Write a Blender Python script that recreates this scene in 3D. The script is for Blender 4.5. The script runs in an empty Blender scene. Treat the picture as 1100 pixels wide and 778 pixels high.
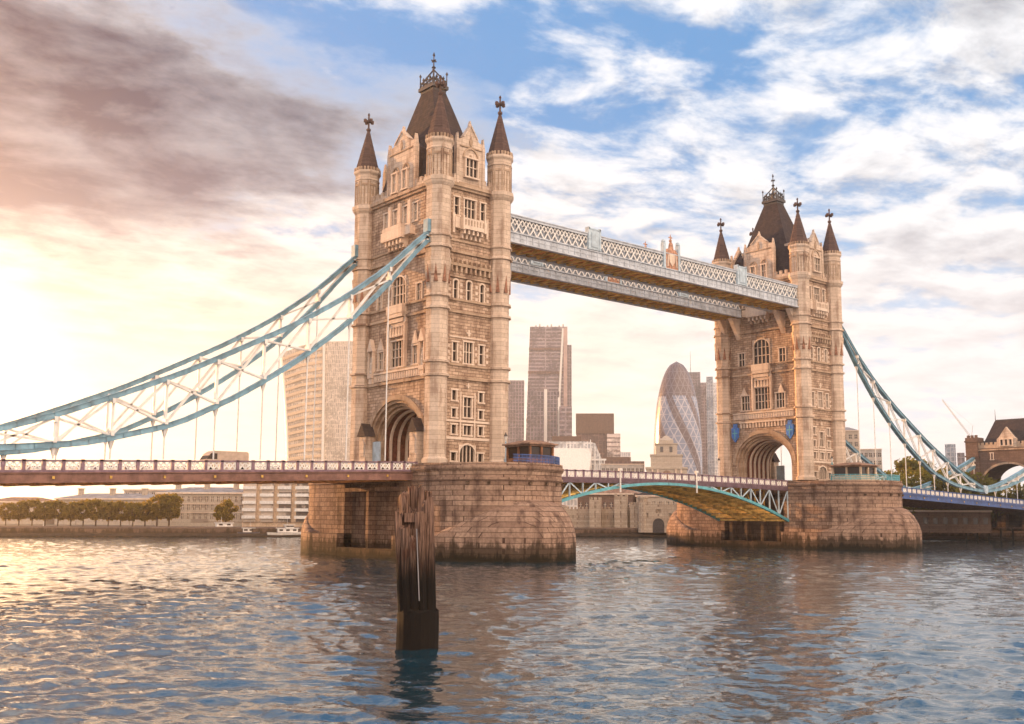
import bpy, math, random
import numpy as np
from mathutils import Vector, Matrix
R = math.radians
S = bpy.context.scene
COL = S.collection
random.seed(7)
rng = np.random.default_rng(11)

# ------------------------------------------------------------------ camera
CAM = Vector((-84.04, -116.86, 5.475))
YAW, PITCH, ROLL = 0.70445, 0.1339, 0.00595
cam = bpy.data.cameras.new('camera')
cam.sensor_width = 36.0
cam.lens = 36.0 * 1113.5 / 1100.0
cam.shift_y = 14.55 / 1100.0
cam.clip_start = 0.5
cam.clip_end = 9000
co = bpy.data.objects.new('camera', cam)
COL.objects.link(co)
fw = Vector((math.sin(YAW) * math.cos(PITCH), math.cos(YAW) * math.cos(PITCH), math.sin(PITCH)))
rt = Vector((math.cos(YAW), -math.sin(YAW), 0))
up = rt.cross(fw)
r2 = rt * math.cos(ROLL) + up * math.sin(ROLL)
u2 = -rt * math.sin(ROLL) + up * math.cos(ROLL)
M = Matrix((r2, u2, -fw)).transposed().to_4x4()
M.translation = CAM
co.matrix_world = M
S.camera = co
S.render.resolution_x, S.render.resolution_y = 1024, 724

# ------------------------------------------------------------------ light
SUN_AZ, SUN_EL = R(-12), R(7)          # azimuth clockwise from +Y (away from the camera)
SUN_STRENGTH = 5.0
EXPOSURE = 1.15
HAZE_DENSITY = 0.00019
sundir = Vector((math.sin(SUN_AZ) * math.cos(SUN_EL), math.cos(SUN_AZ) * math.cos(SUN_EL), math.sin(SUN_EL)))
sl = bpy.data.lights.new('sun', 'SUN')
sl.energy = SUN_STRENGTH
sl.angle = R(0.6)
sl.color = (1.0, 0.50, 0.18)
so = bpy.data.objects.new('sun', sl)
COL.objects.link(so)
so.rotation_euler = sundir.to_track_quat('Z', 'Y').to_euler()
S.view_settings.view_transform = 'Standard'
S.view_settings.look = 'None'
S.view_settings.exposure = EXPOSURE
S.view_settings.gamma = 1.0
S.view_settings.use_curve_mapping = False
S.cycles.max_bounces = 6
S.cycles.volume_bounces = 1
S.cycles.diffuse_bounces = 3
S.cycles.glossy_bounces = 3
S.cycles.sample_clamp_indirect = 6
S.cycles.use_denoising = True


class NT:
    """small node-tree helper"""
    def __init__(s, nt):
        s.nt = nt
        nt.nodes.clear()

    def n(s, typ, **kw):
        nd = s.nt.nodes.new(typ)
        for k, v in kw.items():
            if k.startswith('i_'):
                key = k[2:]
                key = int(key) if key.isdigit() else key.replace('_', ' ')
                if hasattr(v, 'is_output'):
                    s.nt.links.new(v, nd.inputs[key])
                else:
                    nd.inputs[key].default_value = v
            else:
                setattr(nd, k, v)
        return nd

    def math(s, op, a, b=None, c=None, clamp=False):
        nd = s.nt.nodes.new('ShaderNodeMath')
        nd.operation = op
        nd.use_clamp = clamp
        for i, v in enumerate((a, b, c)):
            if v is None:
                continue
            if hasattr(v, 'is_output'):
                s.nt.links.new(v, nd.inputs[i])
            else:
                nd.inputs[i].default_value = v
        return nd.outputs[0]

    def mix(s, fac, a, b, mode='MIX'):
        nd = s.nt.nodes.new('ShaderNodeMix')
        nd.data_type = 'RGBA'
        nd.blend_type = mode
        for key, v in ((0, fac), (6, a), (7, b)):
            if hasattr(v, 'is_output'):
                s.nt.links.new(v, nd.inputs[key])
            else:
                nd.inputs[key].default_value = v if key == 0 else (*v, 1)[:4]
        return nd.outputs[2]

    def ss(s, v, lo, hi):
        nd = s.nt.nodes.new('ShaderNodeMapRange')
        nd.interpolation_type = 'SMOOTHSTEP'
        s.nt.links.new(v, nd.inputs[0])
        nd.inputs[1].default_value = lo
        nd.inputs[2].default_value = hi
        return nd.outputs[0]

    def link(s, a, b):
        s.nt.links.new(a, b)


def noise(t, vec, scale, detail=4, rough=.5, dist=0.0):
    n = t.n('ShaderNodeTexNoise', i_Scale=scale, i_Detail=detail, i_Roughness=rough, i_Distortion=dist)
    if vec is not None:
        t.link(vec, n.inputs['Vector'])
    return n.outputs['Fac']


# ------------------------------------------------------------------ sky
W = bpy.data.worlds.new('World')
S.world = W
W.use_nodes = True
t = NT(W.node_tree)
sky = t.n('ShaderNodeTexSky', sky_type='NISHITA', sun_disc=False, sun_elevation=SUN_EL,
          sun_rotation=SUN_AZ, altitude=10, air_density=1.0, dust_density=1.2, ozone_density=3.0)
tc = t.n('ShaderNodeTexCoord')
sep = t.n('ShaderNodeSeparateXYZ')
t.link(tc.outputs['Generated'], sep.inputs[0])
dx, dy, dz = sep.outputs
# azimuth around the picture's left edge: the sun's bright side of the sky
sg = Vector((math.sin(R(8)), math.cos(R(8)), 0.055)).normalized()
dp = t.n('ShaderNodeVectorMath', operation='DOT_PRODUCT')
t.link(tc.outputs['Generated'], dp.inputs[0])
dp.inputs[1].default_value = sg
cosg = dp.outputs['Value']
glow = t.ss(cosg, 0.55, 1.0)
glow2 = t.ss(cosg, 0.978, 1.0)
zc = t.math('MAXIMUM', t.math('ADD', dz, 0.10), 0.02)
cx = t.math('DIVIDE', dx, zc)
cy = t.math('DIVIDE', dy, zc)
cv = t.n('ShaderNodeCombineXYZ')
t.link(cx, cv.inputs[0]); t.link(cy, cv.inputs[1])
cv.inputs[2].default_value = 3.7
mp = t.n('ShaderNodeMapping')
mp.inputs['Rotation'].default_value = (0, 0, R(28))
mp.inputs['Scale'].default_value = (1.0, 1.25, 1)
t.link(cv.outputs[0], mp.inputs[0])
nbig = noise(t, mp.outputs[0], 1.0, 3, .5, .3)
nmid = noise(t, mp.outputs[0], 3.6, 10, .60, .2)
cl = t.math('ADD', t.math('MULTIPLY', nbig, 0.5), t.math('MULTIPLY', nmid, 0.62))
# clouds thicken to a veil towards the horizon and towards the sun
veil = t.math('SUBTRACT', 1.0, t.ss(dz, 0.05, 0.42))
cl = t.math('ADD', cl, t.math('MULTIPLY', veil, 0.16))
cl = t.math('ADD', cl, t.math('MULTIPLY', t.ss(cosg, 0.72, 0.97), 0.07))
mask = t.ss(cl, 0.525, 0.655)
# second sample shifted toward the sun gives the lit and the shaded side of the clouds
mp2 = t.n('ShaderNodeMapping')
mp2.inputs['Location'].default_value = (-0.05, -0.10, 0)
mp2.inputs['Rotation'].default_value = (0, 0, R(28))
mp2.inputs['Scale'].default_value = (1.0, 1.25, 1)
t.link(cv.outputs[0], mp2.inputs[0])
nm2 = noise(t, mp2.outputs[0], 3.6, 10, .60, .2)
nb2 = noise(t, mp2.outputs[0], 1.0, 3, .5, .3)
lit = t.math('ADD', t.math('MULTIPLY', t.math('SUBTRACT', nmid, nm2), 3.2), t.math('MULTIPLY', t.math('SUBTRACT', nbig, nb2), 2.0))
thick = t.ss(cl, 0.60, 0.82)
shade = t.math('SUBTRACT', t.math('MULTIPLY', thick, 0.75), lit, clamp=True)
hi = t.ss(dz, 0.10, 0.40)
# one dark bank high on the sunward side
wv = t.n('ShaderNodeVectorMath', operation='ADD')
t.link(tc.outputs['Generated'], wv.inputs[0])
wn = t.n('ShaderNodeTexNoise', i_Scale=2.2, i_Detail=7, i_Roughness=.6)
t.link(mp.outputs[0], wn.inputs['Vector'])
ws = t.n('ShaderNodeVectorMath', operation='MULTIPLY_ADD')
t.link(wn.outputs['Color'], ws.inputs[0])
ws.inputs[1].default_value = (.50, .50, .22)
ws.inputs[2].default_value = (-.25, -.25, -.11)
t.link(ws.outputs[0], wv.inputs[1])
e1 = t.n('ShaderNodeVectorMath', operation='DOT_PRODUCT')
t.link(wv.outputs[0], e1.inputs[0])
e1.inputs[1].default_value = (math.cos(R(10)), -math.sin(R(10)), 0)
sb = t.n('ShaderNodeSeparateXYZ')
t.link(wv.outputs[0], sb.inputs[0])
qa = t.math('POWER', t.math('DIVIDE', e1.outputs['Value'], 0.40), 2.0)
qb = t.math('POWER', t.math('DIVIDE', t.math('SUBTRACT', sb.outputs[2], 0.345), 0.105), 2.0)
bank = t.math('SUBTRACT', 1.0, t.ss(t.math('ADD', t.math('ABSOLUTE', qa), t.math('ABSOLUTE', qb)), 0.25, 1.5))
bank = t.math('MULTIPLY', bank, t.ss(dy, 0.0, 0.2))
mask = t.math('MAXIMUM', mask, t.math('MULTIPLY', bank, 1.3), None, True)
shade = t.math('MAXIMUM', t.math('MULTIPLY', shade, 0.75), t.math('MULTIPLY', bank, t.math('ADD', 0.30, t.math('MULTIPLY', nmid, 1.25))), clamp=True)
ccol_lit = t.mix(t.math('MULTIPLY', glow, t.math('SUBTRACT', 1.0, t.ss(dz, 0.12, 0.38))), (0.47, 0.455, 0.45), (0.60, 0.49, 0.38))
ccol_low = t.mix(hi, ccol_lit, t.mix(0.5, ccol_lit, (0.48, 0.50, 0.53)))
ccol = t.mix(shade, ccol_low, t.mix(hi, (0.22, 0.20, 0.23), (0.006, 0.020, 0.055)))
skyc = t.mix(1.0, sky.outputs[0], (0.085, 0.085, 0.085), 'MULTIPLY')
blue = t.mix(hi, (0.23, 0.34, 0.48), (0.060, 0.180, 0.36))
skyc = t.mix(0.85, skyc, blue)
full = t.mix(mask, skyc, ccol)
gl = t.mix(1.0, full, t.mix(glow2, (0, 0, 0), (1.5, 0.95, 0.42)), 'ADD')
gl = t.mix(t.math('MULTIPLY', t.math('SUBTRACT', 1.0, t.ss(dz, 0.02, 0.30)), 0.62), gl, t.mix(glow, (0.60, 0.57, 0.555), (0.88, 0.74, 0.54)))
behind = t.ss(dy, 0.1, -0.7)                       # unseen sky behind the viewer, brightened to add warm fill on near faces
gl = t.mix(t.math('MULTIPLY', t.math('MULTIPLY', behind, t.math('MULTIPLY_ADD', t.ss(dz, 0.02, 0.55), 0.65, 0.35)), 0.9), gl, (1.80, 1.36, 1.02))
bg = t.n('ShaderNodeBackground', i_Strength=1.0)
t.link(gl, bg.inputs[0])
wo = t.n('ShaderNodeOutputWorld')
t.link(bg.outputs[0], wo.inputs[0])
try:
    W.cycles.sampling_method = 'MANUAL'
    W.cycles.sample_map_resolution = 512
except Exception:
    pass

# ------------------------------------------------------------------ materials
MATS = {}


def newmat(name):
    m = bpy.data.materials.new(name)
    m.use_nodes = True
    MATS[name] = m
    tt = NT(m.node_tree)
    b = tt.n('ShaderNodeBsdfPrincipled')
    o = tt.n('ShaderNodeOutputMaterial')
    tt.link(b.outputs[0], o.inputs[0])
    return m, tt, b


def plain(name, col, rough=.7, metal=0, var=.18, scale=2.0, bump=.0, streak=0.0):
    m, tt, b = newmat(name)
    c = tt.n('ShaderNodeTexCoord').outputs['Object']
    f = noise(tt, c, scale, 6, .6)
    d = tuple(x * (1 - var * 1.6) for x in col)
    l = tuple(min(1, x * (1 + var)) for x in col)
    out = tt.mix(tt.ss(f, .3, .7), d, l)
    if streak:
        mpp = tt.n('ShaderNodeMapping')
        mpp.inputs['Scale'].default_value = (3, 3, .25)
        tt.link(c, mpp.inputs[0])
        f2 = noise(tt, mpp.outputs[0], 1.5, 5, .6)
        out = tt.mix(tt.math('MULTIPLY', tt.ss(f2, .5, .75), streak), out, tuple(x * .35 for x in col))
    tt.link(out, b.inputs['Base Color'])
    b.inputs['Roughness'].default_value = rough
    b.inputs['Specular IOR Level'].default_value = .5 if rough < .55 else .12
    b.inputs['Metallic'].default_value = metal
    if bump:
        bp = tt.n('ShaderNodeBump', i_Strength=bump, i_Distance=.05)
        tt.link(f, bp.inputs['Height'])
        tt.link(bp.outputs[0], b.inputs['Normal'])
    return m


def masonry(name, c1, c2, mortar, bw, bh, mort=.03, bump=.5, stain=0.4, staincol=(.08, .055, .045), scale=1.0, tide=None, vary=.5):
    m, tt, b = newmat(name)
    tcn = tt.n('ShaderNodeTexCoord')
    c = tcn.outputs['Object']
    sp = tt.n('ShaderNodeSeparateXYZ')
    tt.link(c, sp.inputs[0])
    cb = tt.n('ShaderNodeCombineXYZ')
    tt.link(tt.math('ADD', sp.outputs[0], sp.outputs[1]), cb.inputs[0])
    tt.link(sp.outputs[2], cb.inputs[1])
    br = tt.n('ShaderNodeTexBrick', offset=.5)
    tt.link(cb.outputs[0], br.inputs['Vector'])
    br.inputs['Color1'].default_value = (*c1, 1)
    br.inputs['Color2'].default_value = (*c2, 1)
    br.inputs['Mortar'].default_value = (*mortar, 1)
    br.inputs['Scale'].default_value = scale
    br.inputs['Mortar Size'].default_value = mort
    br.inputs['Mortar Smooth'].default_value = .3
    br.inputs['Brick Width'].default_value = bw
    br.inputs['Row Height'].default_value = bh
    f1 = noise(tt, c, .35, 6, .62)
    f2 = noise(tt, c, 3.0, 6, .6)
    col = tt.mix(tt.math('MULTIPLY', tt.ss(f2, .35, .75), vary), br.outputs['Color'], tuple(x * .55 for x in c2))
    mpp = tt.n('ShaderNodeMapping')
    mpp.inputs['Scale'].default_value = (1.0, 1.0, .16)
    tt.link(c, mpp.inputs[0])
    f3 = noise(tt, mpp.outputs[0], .8, 6, .65)
    col = tt.mix(tt.math('MULTIPLY', tt.ss(tt.math('MULTIPLY_ADD', f3, .65, tt.math('MULTIPLY', f1, .35)), .48, .64), stain), col, staincol)
    if tide is not None:
        wv_ = tt.math('SUBTRACT', sp.outputs[2], tt.math('MULTIPLY', tt.math('SUBTRACT', f3, .42), 4.5))
        wv_ = tt.math('SUBTRACT', wv_, tt.math('MULTIPLY', f2, .6))
        col = tt.mix(tt.math('MULTIPLY', tt.math('SUBTRACT', 1.0, tt.ss(wv_, tide - .1, tide + .9)), .85), col, (.040, .026, .016))
        col = tt.mix(tt.math('SUBTRACT', 1.0, tt.ss(wv_, tide - 1.3, tide - .5)), col, (.018, .014, .008))
    tt.link(col, b.inputs['Base Color'])
    b.inputs['Roughness'].default_value = .85
    b.inputs['Specular IOR Level'].default_value = .12
    h = tt.math('ADD', tt.math('MULTIPLY', br.outputs['Fac'], -1.0), tt.math('MULTIPLY', f2, .6))
    bp = tt.n('ShaderNodeBump', i_Strength=bump, i_Distance=.06)
    tt.link(h, bp.inputs['Height'])
    tt.link(bp.outputs[0], b.inputs['Normal'])
    return m


def glassy(name, col, rough=.15):
    m, tt, b = newmat(name)
    c = tt.n('ShaderNodeTexCoord').outputs['Object']
    f = noise(tt, c, 1.3, 3)
    tt.link(tt.mix(f, tuple(x * .6 for x in col), tuple(x * 1.3 for x in col)), b.inputs['Base Color'])
    b.inputs['Roughness'].default_value = rough
    b.inputs['Specular IOR Level'].default_value = .3
    return m


def curtain(name, glass, frame, floor, bay, mort=.25, rough=.3, metal=0.0):
    """curtain wall: floors and bays laid out in the object's own coordinates"""
    m, tt, b = newmat(name)
    c = tt.n('ShaderNodeTexCoord').outputs['Object']
    sp = tt.n('ShaderNodeSeparateXYZ')
    tt.link(c, sp.inputs[0])
    cb = tt.n('ShaderNodeCombineXYZ')
    tt.link(tt.math('ADD', sp.outputs[0], sp.outputs[1]), cb.inputs[0])
    tt.link(sp.outputs[2], cb.inputs[1])
    br = tt.n('ShaderNodeTexBrick', offset=0.0)
    tt.link(cb.outputs[0], br.inputs['Vector'])
    br.inputs['Color1'].default_value = (*glass, 1)
    br.inputs['Color2'].default_value = (*[x * .45 for x in glass], 1)
    br.inputs['Mortar'].default_value = (*frame, 1)
    br.inputs['Scale'].default_value = 1
    br.inputs['Mortar Size'].default_value = mort
    br.inputs['Brick Width'].default_value = bay
    br.inputs['Row Height'].default_value = floor
    f = noise(tt, c, .05, 6, .65)
    col = tt.mix(tt.ss(f, .45, .62), br.outputs['Color'], tuple(x * .55 for x in glass))
    fr_ = noise(tt, c, .5, 3, .6)
    col = tt.mix(tt.math('MULTIPLY', tt.ss(fr_, .5, .7), .5), col, tuple(min(1, x * 1.5) for x in frame))
    tt.link(col, b.inputs['Base Color'])
    b.inputs['Roughness'].default_value = rough
    b.inputs['Metallic'].default_value = metal
    bp = tt.n('ShaderNodeBump', i_Strength=.4, i_Distance=.3)
    tt.link(br.outputs['Fac'], bp.inputs['Height'])
    tt.link(bp.outputs[0], b.inputs['Normal'])
    return m


masonry('tower_stone', (.62, .45, .335), (.38, .26, .185), (.11, .065, .045), 1.0, .42, .028, .9, .75, (.15, .08, .055))
masonry('turret_stone', (.68, .54, .435), (.54, .42, .33), (.24, .16, .12), 1.3, .60, .018, .45, .65, (.20, .115, .08), vary=.35)
masonry('trim_stone', (.52, .38, .28), (.38, .27, .19), (.2, .13, .09), 2.2, .9, .01, .3, .75, (.12, .06, .042), vary=.4)
masonry('pale_stone', (.74, .60, .49), (.64, .50, .40), (.4, .28, .22), 2.2, 1.2, .01, .2, .35, (.28, .17, .12), vary=.25)
masonry('granite', (.44, .30, .22), (.24, .15, .11), (.07, .038, .028), 1.5, .62, .032, .9, .75, (.06, .032, .026), tide=2.4, vary=.6)
masonry('granite_dark', (.20, .13, .085), (.13, .085, .06), (.05, .035, .025), 1.7, .78, .035, .9, .8, (.05, .032, .024), tide=2.2, vary=.5)
masonry('slate', (.070, .052, .052), (.045, .035, .038), (.03, .022, .022), .6, .38, .02, .5, .4, (.10, .065, .045), vary=.4)
masonry('spire_stone', (.135, .085, .072), (.085, .055, .05), (.05, .03, .028), .8, .45, .02, .5, .5, (.08, .05, .045), vary=.4)
masonry('quay_stone', (.17, .11, .08), (.12, .08, .06), (.06, .04, .03), 2.4, .9, .04, .6, .6, (.05, .035, .025), tide=.4)
masonry('castle_stone', (.50, .40, .31), (.38, .29, .22), (.25, .18, .14), 1.2, .6, .02, .5, .4, (.2, .13, .09))
masonry('far_stone', (.52, .44, .36), (.44, .36, .29), (.3, .24, .2), 3.0, 1.0, .03, .3, .3, (.28, .2, .15))
masonry('brown_brick', (.21, .135, .105), (.15, .10, .08), (.12, .08, .06), 1.2, .5, .03, .4, .4, (.08, .05, .04))
plain('chain_blue', (.15, .30, .40), .45, var=.2, scale=.8, streak=.25)
plain('deck_blue', (.035, .085, .26), .5, var=.25, scale=1.0, streak=.3)
plain('deck_maroon', (.21, .115, .095), .55, var=.2, scale=1.0, streak=.3)
plain('centre_girder', (.13, .085, .105), .55, var=.2, streak=.3)
plain('parapet_mauve', (.21, .14, .18), .55, var=.2)
plain('white_paint', (.70, .68, .66), .5, var=.10, scale=1.5, streak=.15)
plain('pale_blue_paint', (.42, .52, .60), .5, var=.15, scale=1.2, streak=.25)
plain('teal_paint', (.10, .36, .42), .45, var=.15, scale=1.2, streak=.2)
plain('walkway_paint', (.46, .50, .56), .5, var=.15, scale=.8, streak=.3)
plain('walkway_roof', (.20, .24, .28), .5, var=.2, scale=.8)
plain('soffit_rust', (.74, .31, .11), .7, var=.35, scale=.7, bump=.2)
plain('soffit_lit_gold', (.80, .50, .16), .6, var=.35, scale=.5, bump=.2, streak=.3)  # golden sunlight thrown up by the water is put into this underside colour
plain('soffit_dark', (.13, .075, .055), .8, var=.3)
plain('asphalt', (.05, .05, .05), .9)
plain('vault_brick', (.16, .055, .035), .85, var=.3, scale=2, bump=.3)
plain('crest_paint', (.50, .27, .18), .6, var=.3, scale=3)
plain('spike_stone', (.30, .15, .10), .8, var=.3)
plain('blue_shield', (.03, .16, .52), .4, var=.3, scale=1.5)
plain('gold', (.55, .33, .08), .35, metal=.6, var=.2)
plain('dark_iron', (.045, .035, .035), .5, var=.3)
plain('cabin_wood', (.30, .135, .07), .6, var=.3, scale=2)
plain('cabin_cream', (.62, .46, .33), .6, var=.15)
plain('concrete', (.45, .41, .38), .8, var=.15, scale=.5)
plain('pink_concrete', (.46, .33, .30), .8, var=.12, scale=.1)
plain('land', (.16, .13, .10), .9, var=.3, scale=.05)
plain('pavement', (.30, .25, .21), .9, var=.2, scale=.3)
plain('trunk', (.10, .065, .04), .9, var=.3, scale=3)
plain('boat_white', (.72, .68, .64), .4, var=.1)
plain('boat_dark', (.12, .12, .15), .4, var=.2)
plain('boat_red', (.35, .12, .08), .5, var=.2)
plain('roof_lead', (.25, .24, .25), .6, var=.2, scale=.5)
plain('roof_tile', (.28, .17, .12), .8, var=.3, scale=1)
plain('statue_stone', (.58, .50, .44), .8, var=.25, scale=4, bump=.4)
plain('van_cream', (.50, .38, .30), .35, var=.1)
plain('rubber', (.02, .02, .02), .9)
glassy('window_glass', (.035, .022, .018), .22)
glassy('far_glass', (.10, .09, .09), .2)
glassy('sky_glass', (.30, .34, .40), .1)
curtain('glass_cream', (.40, .33, .27), (.66, .56, .46), 4.0, 3.0, .5, .35)
curtain('glass_fins', (.50, .43, .38), (.62, .54, .47), 4.0, 1.5, .25, .3)
curtain('glass_pink', (.11, .09, .115), (.25, .20, .22), 4.0, 3.2, .35, .25)
curtain('glass_pink_stripes', (.13, .10, .125), (.29, .235, .26), 4.2, 40.0, .8, .3)
curtain('glass_brown', (.12, .06, .05), (.19, .11, .09), 3.8, 3.0, .3, .35)
curtain('pale_bands', (.26, .19, .17), (.66, .54, .49), 3.8, 60.0, 1.3, .5)
curtain('glass_white', (.55, .55, .58), (.78, .74, .72), 4.0, 2.0, .4, .25)
curtain('glass_blue', (.20, .25, .33), (.38, .38, .42), 4.0, 3.0, .35, .2)
curtain('flat_front', (.16, .12, .10), (.60, .50, .42), 3.0, 3.2, .9, .5)

# the rounded tower's two kinds of glass follow its spiral
m, tt, b = newmat('gherkin_glass')
c = tt.n('ShaderNodeTexCoord').outputs['Object']
sp = tt.n('ShaderNodeSeparateXYZ'); tt.link(c, sp.inputs[0])
ang = tt.math('ARCTAN2', sp.outputs[1], sp.outputs[0])
a18 = tt.math('MULTIPLY', ang, 18 / (2 * math.pi))
zz = tt.math('MULTIPLY', sp.outputs[2], 1 / 16.8)
l1 = tt.math('ABSOLUTE', tt.math('SUBTRACT', tt.math('FRACT', tt.math('ADD', a18, zz)), .5))
l2 = tt.math('ABSOLUTE', tt.math('SUBTRACT', tt.math('FRACT', tt.math('SUBTRACT', a18, zz)), .5))
l3 = tt.math('ABSOLUTE', tt.math('SUBTRACT', tt.math('FRACT', tt.math('MULTIPLY', sp.outputs[2], 1 / 8.4)), .5))
line = tt.math('MAXIMUM', tt.math('MAXIMUM', tt.math('GREATER_THAN', l1, .43), tt.math('GREATER_THAN', l2, .43)), tt.math('GREATER_THAN', l3, .46))
a6 = tt.math('MULTIPLY', ang, 6 / (2 * math.pi))
sw = tt.math('FRACT', tt.math('ADD', tt.math('ADD', a6, tt.math('MULTIPLY', sp.outputs[2], 1 / 60.0)), .62))
dark = tt.math('LESS_THAN', sw, .34)
top = tt.ss(sp.outputs[2], 138, 140)
dark = tt.math('MAXIMUM', dark, top)
gc = tt.mix(dark, (.15, .19, .29), (.060, .032, .045))
gc = tt.mix(tt.math('MULTIPLY', line, tt.math('SUBTRACT', 1.0, tt.math('MULTIPLY', dark, .75))), gc, (.42, .40, .45))
tt.link(gc, b.inputs['Base Color'])
b.inputs['Roughness'].default_value = .25

# leaves
for nm, c0, c1_ in (('leaf_olive', (.15, .13, .022), (.045, .052, .010)), ('leaf_gold', (.20, .14, .022), (.07, .055, .012))):
    m, tt, b = newmat(nm)
    c = tt.n('ShaderNodeTexCoord').outputs['Object']
    f = noise(tt, c, .8, 4, .6)
    tt.link(tt.mix(tt.ss(f, .35, .65), c1_, c0), b.inputs['Base Color'])
    b.inputs['Roughness'].default_value = .7
    b.inputs['Specular IOR Level'].default_value = .15
    tr = tt.n('ShaderNodeBsdfTranslucent', i_Color=(*[x * 2.2 for x in c0], 1))
    ms = tt.n('ShaderNodeMixShader', i_0=.45)
    tt.link(b.outputs[0], ms.inputs[1]); tt.link(tr.outputs[0], ms.inputs[2])
    om = [n_ for n_ in m.node_tree.nodes if n_.type == 'OUTPUT_MATERIAL'][0]
    tt.link(ms.outputs[0], om.inputs[0])

# timber piles: pale dry heads, black wet feet (a tide stain)
m, tt, b = newmat('pile_timber')
c = tt.n('ShaderNodeTexCoord').outputs['Object']
sp = tt.n('ShaderNodeSeparateXYZ'); tt.link(c, sp.inputs[0])
mpp = tt.n('ShaderNodeMapping'); mpp.inputs['Scale'].default_value = (9, 9, .5)
tt.link(c, mpp.inputs[0])
f = noise(tt, mpp.outputs[0], 1.6, 7, .65)
f2 = noise(tt, c, 1.4, 4)
col = tt.mix(tt.ss(f, .32, .68), (.018, .009, .007), (.28, .17, .125))
col = tt.mix(tt.math('MULTIPLY', tt.ss(f2, .5, .7), .5), col, (.11, .035, .02))
wet = tt.math('SUBTRACT', 1.0, tt.ss(tt.math('ADD', sp.outputs[2], tt.math('MULTIPLY', f, 1.4)), 4.9, 7.4))
col = tt.mix(wet, col, (.010, .008, .007))
tt.link(col, b.inputs['Base Color'])
b.inputs['Roughness'].default_value = .8
b.inputs['Specular IOR Level'].default_value = .1
bp = tt.n('ShaderNodeBump', i_Strength=.9, i_Distance=.05); tt.link(f, bp.inputs['Height']); tt.link(bp.outputs[0], b.inputs['Normal'])

# water
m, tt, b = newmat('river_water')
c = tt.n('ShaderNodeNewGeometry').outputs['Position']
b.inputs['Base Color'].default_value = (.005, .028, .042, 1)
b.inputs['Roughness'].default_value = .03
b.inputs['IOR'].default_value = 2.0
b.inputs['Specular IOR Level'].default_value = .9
wa = tt.n('ShaderNodeVectorMath', operation='DOT_PRODUCT'); tt.link(c, wa.inputs[0]); wa.inputs[1].default_value = (.76 * .55, -.65 * .55, 0)
wb = tt.n('ShaderNodeVectorMath', operation='DOT_PRODUCT'); tt.link(c, wb.inputs[0]); wb.inputs[1].default_value = (.65 * 1.15, .76 * 1.15, 0)
mpp = tt.n('ShaderNodeCombineXYZ'); tt.link(wa.outputs['Value'], mpp.inputs[0]); tt.link(wb.outputs['Value'], mpp.inputs[1])
w1 = noise(tt, mpp.outputs[0], 1.9, 3, .55, .5)
w2 = noise(tt, mpp.outputs[0], .55, 4, .6, .3)
w3 = noise(tt, mpp.outputs[0], 11.0, 4, .6, .3)
h = tt.math('ADD', tt.math('ADD', tt.math('MULTIPLY', tt.math('ABSOLUTE', tt.math('SUBTRACT', w1, .5)), -.040), tt.math('MULTIPLY', w2, .07)), tt.math('MULTIPLY', w3, .0025))
bp = tt.n('ShaderNodeBump', i_Strength=1.0, i_Distance=1.0); tt.link(h, bp.inputs['Height'])
tt.link(bp.outputs[0], b.inputs['Normal'])

# ------------------------------------------------------------------ mesh helpers
ORG = {}


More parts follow.
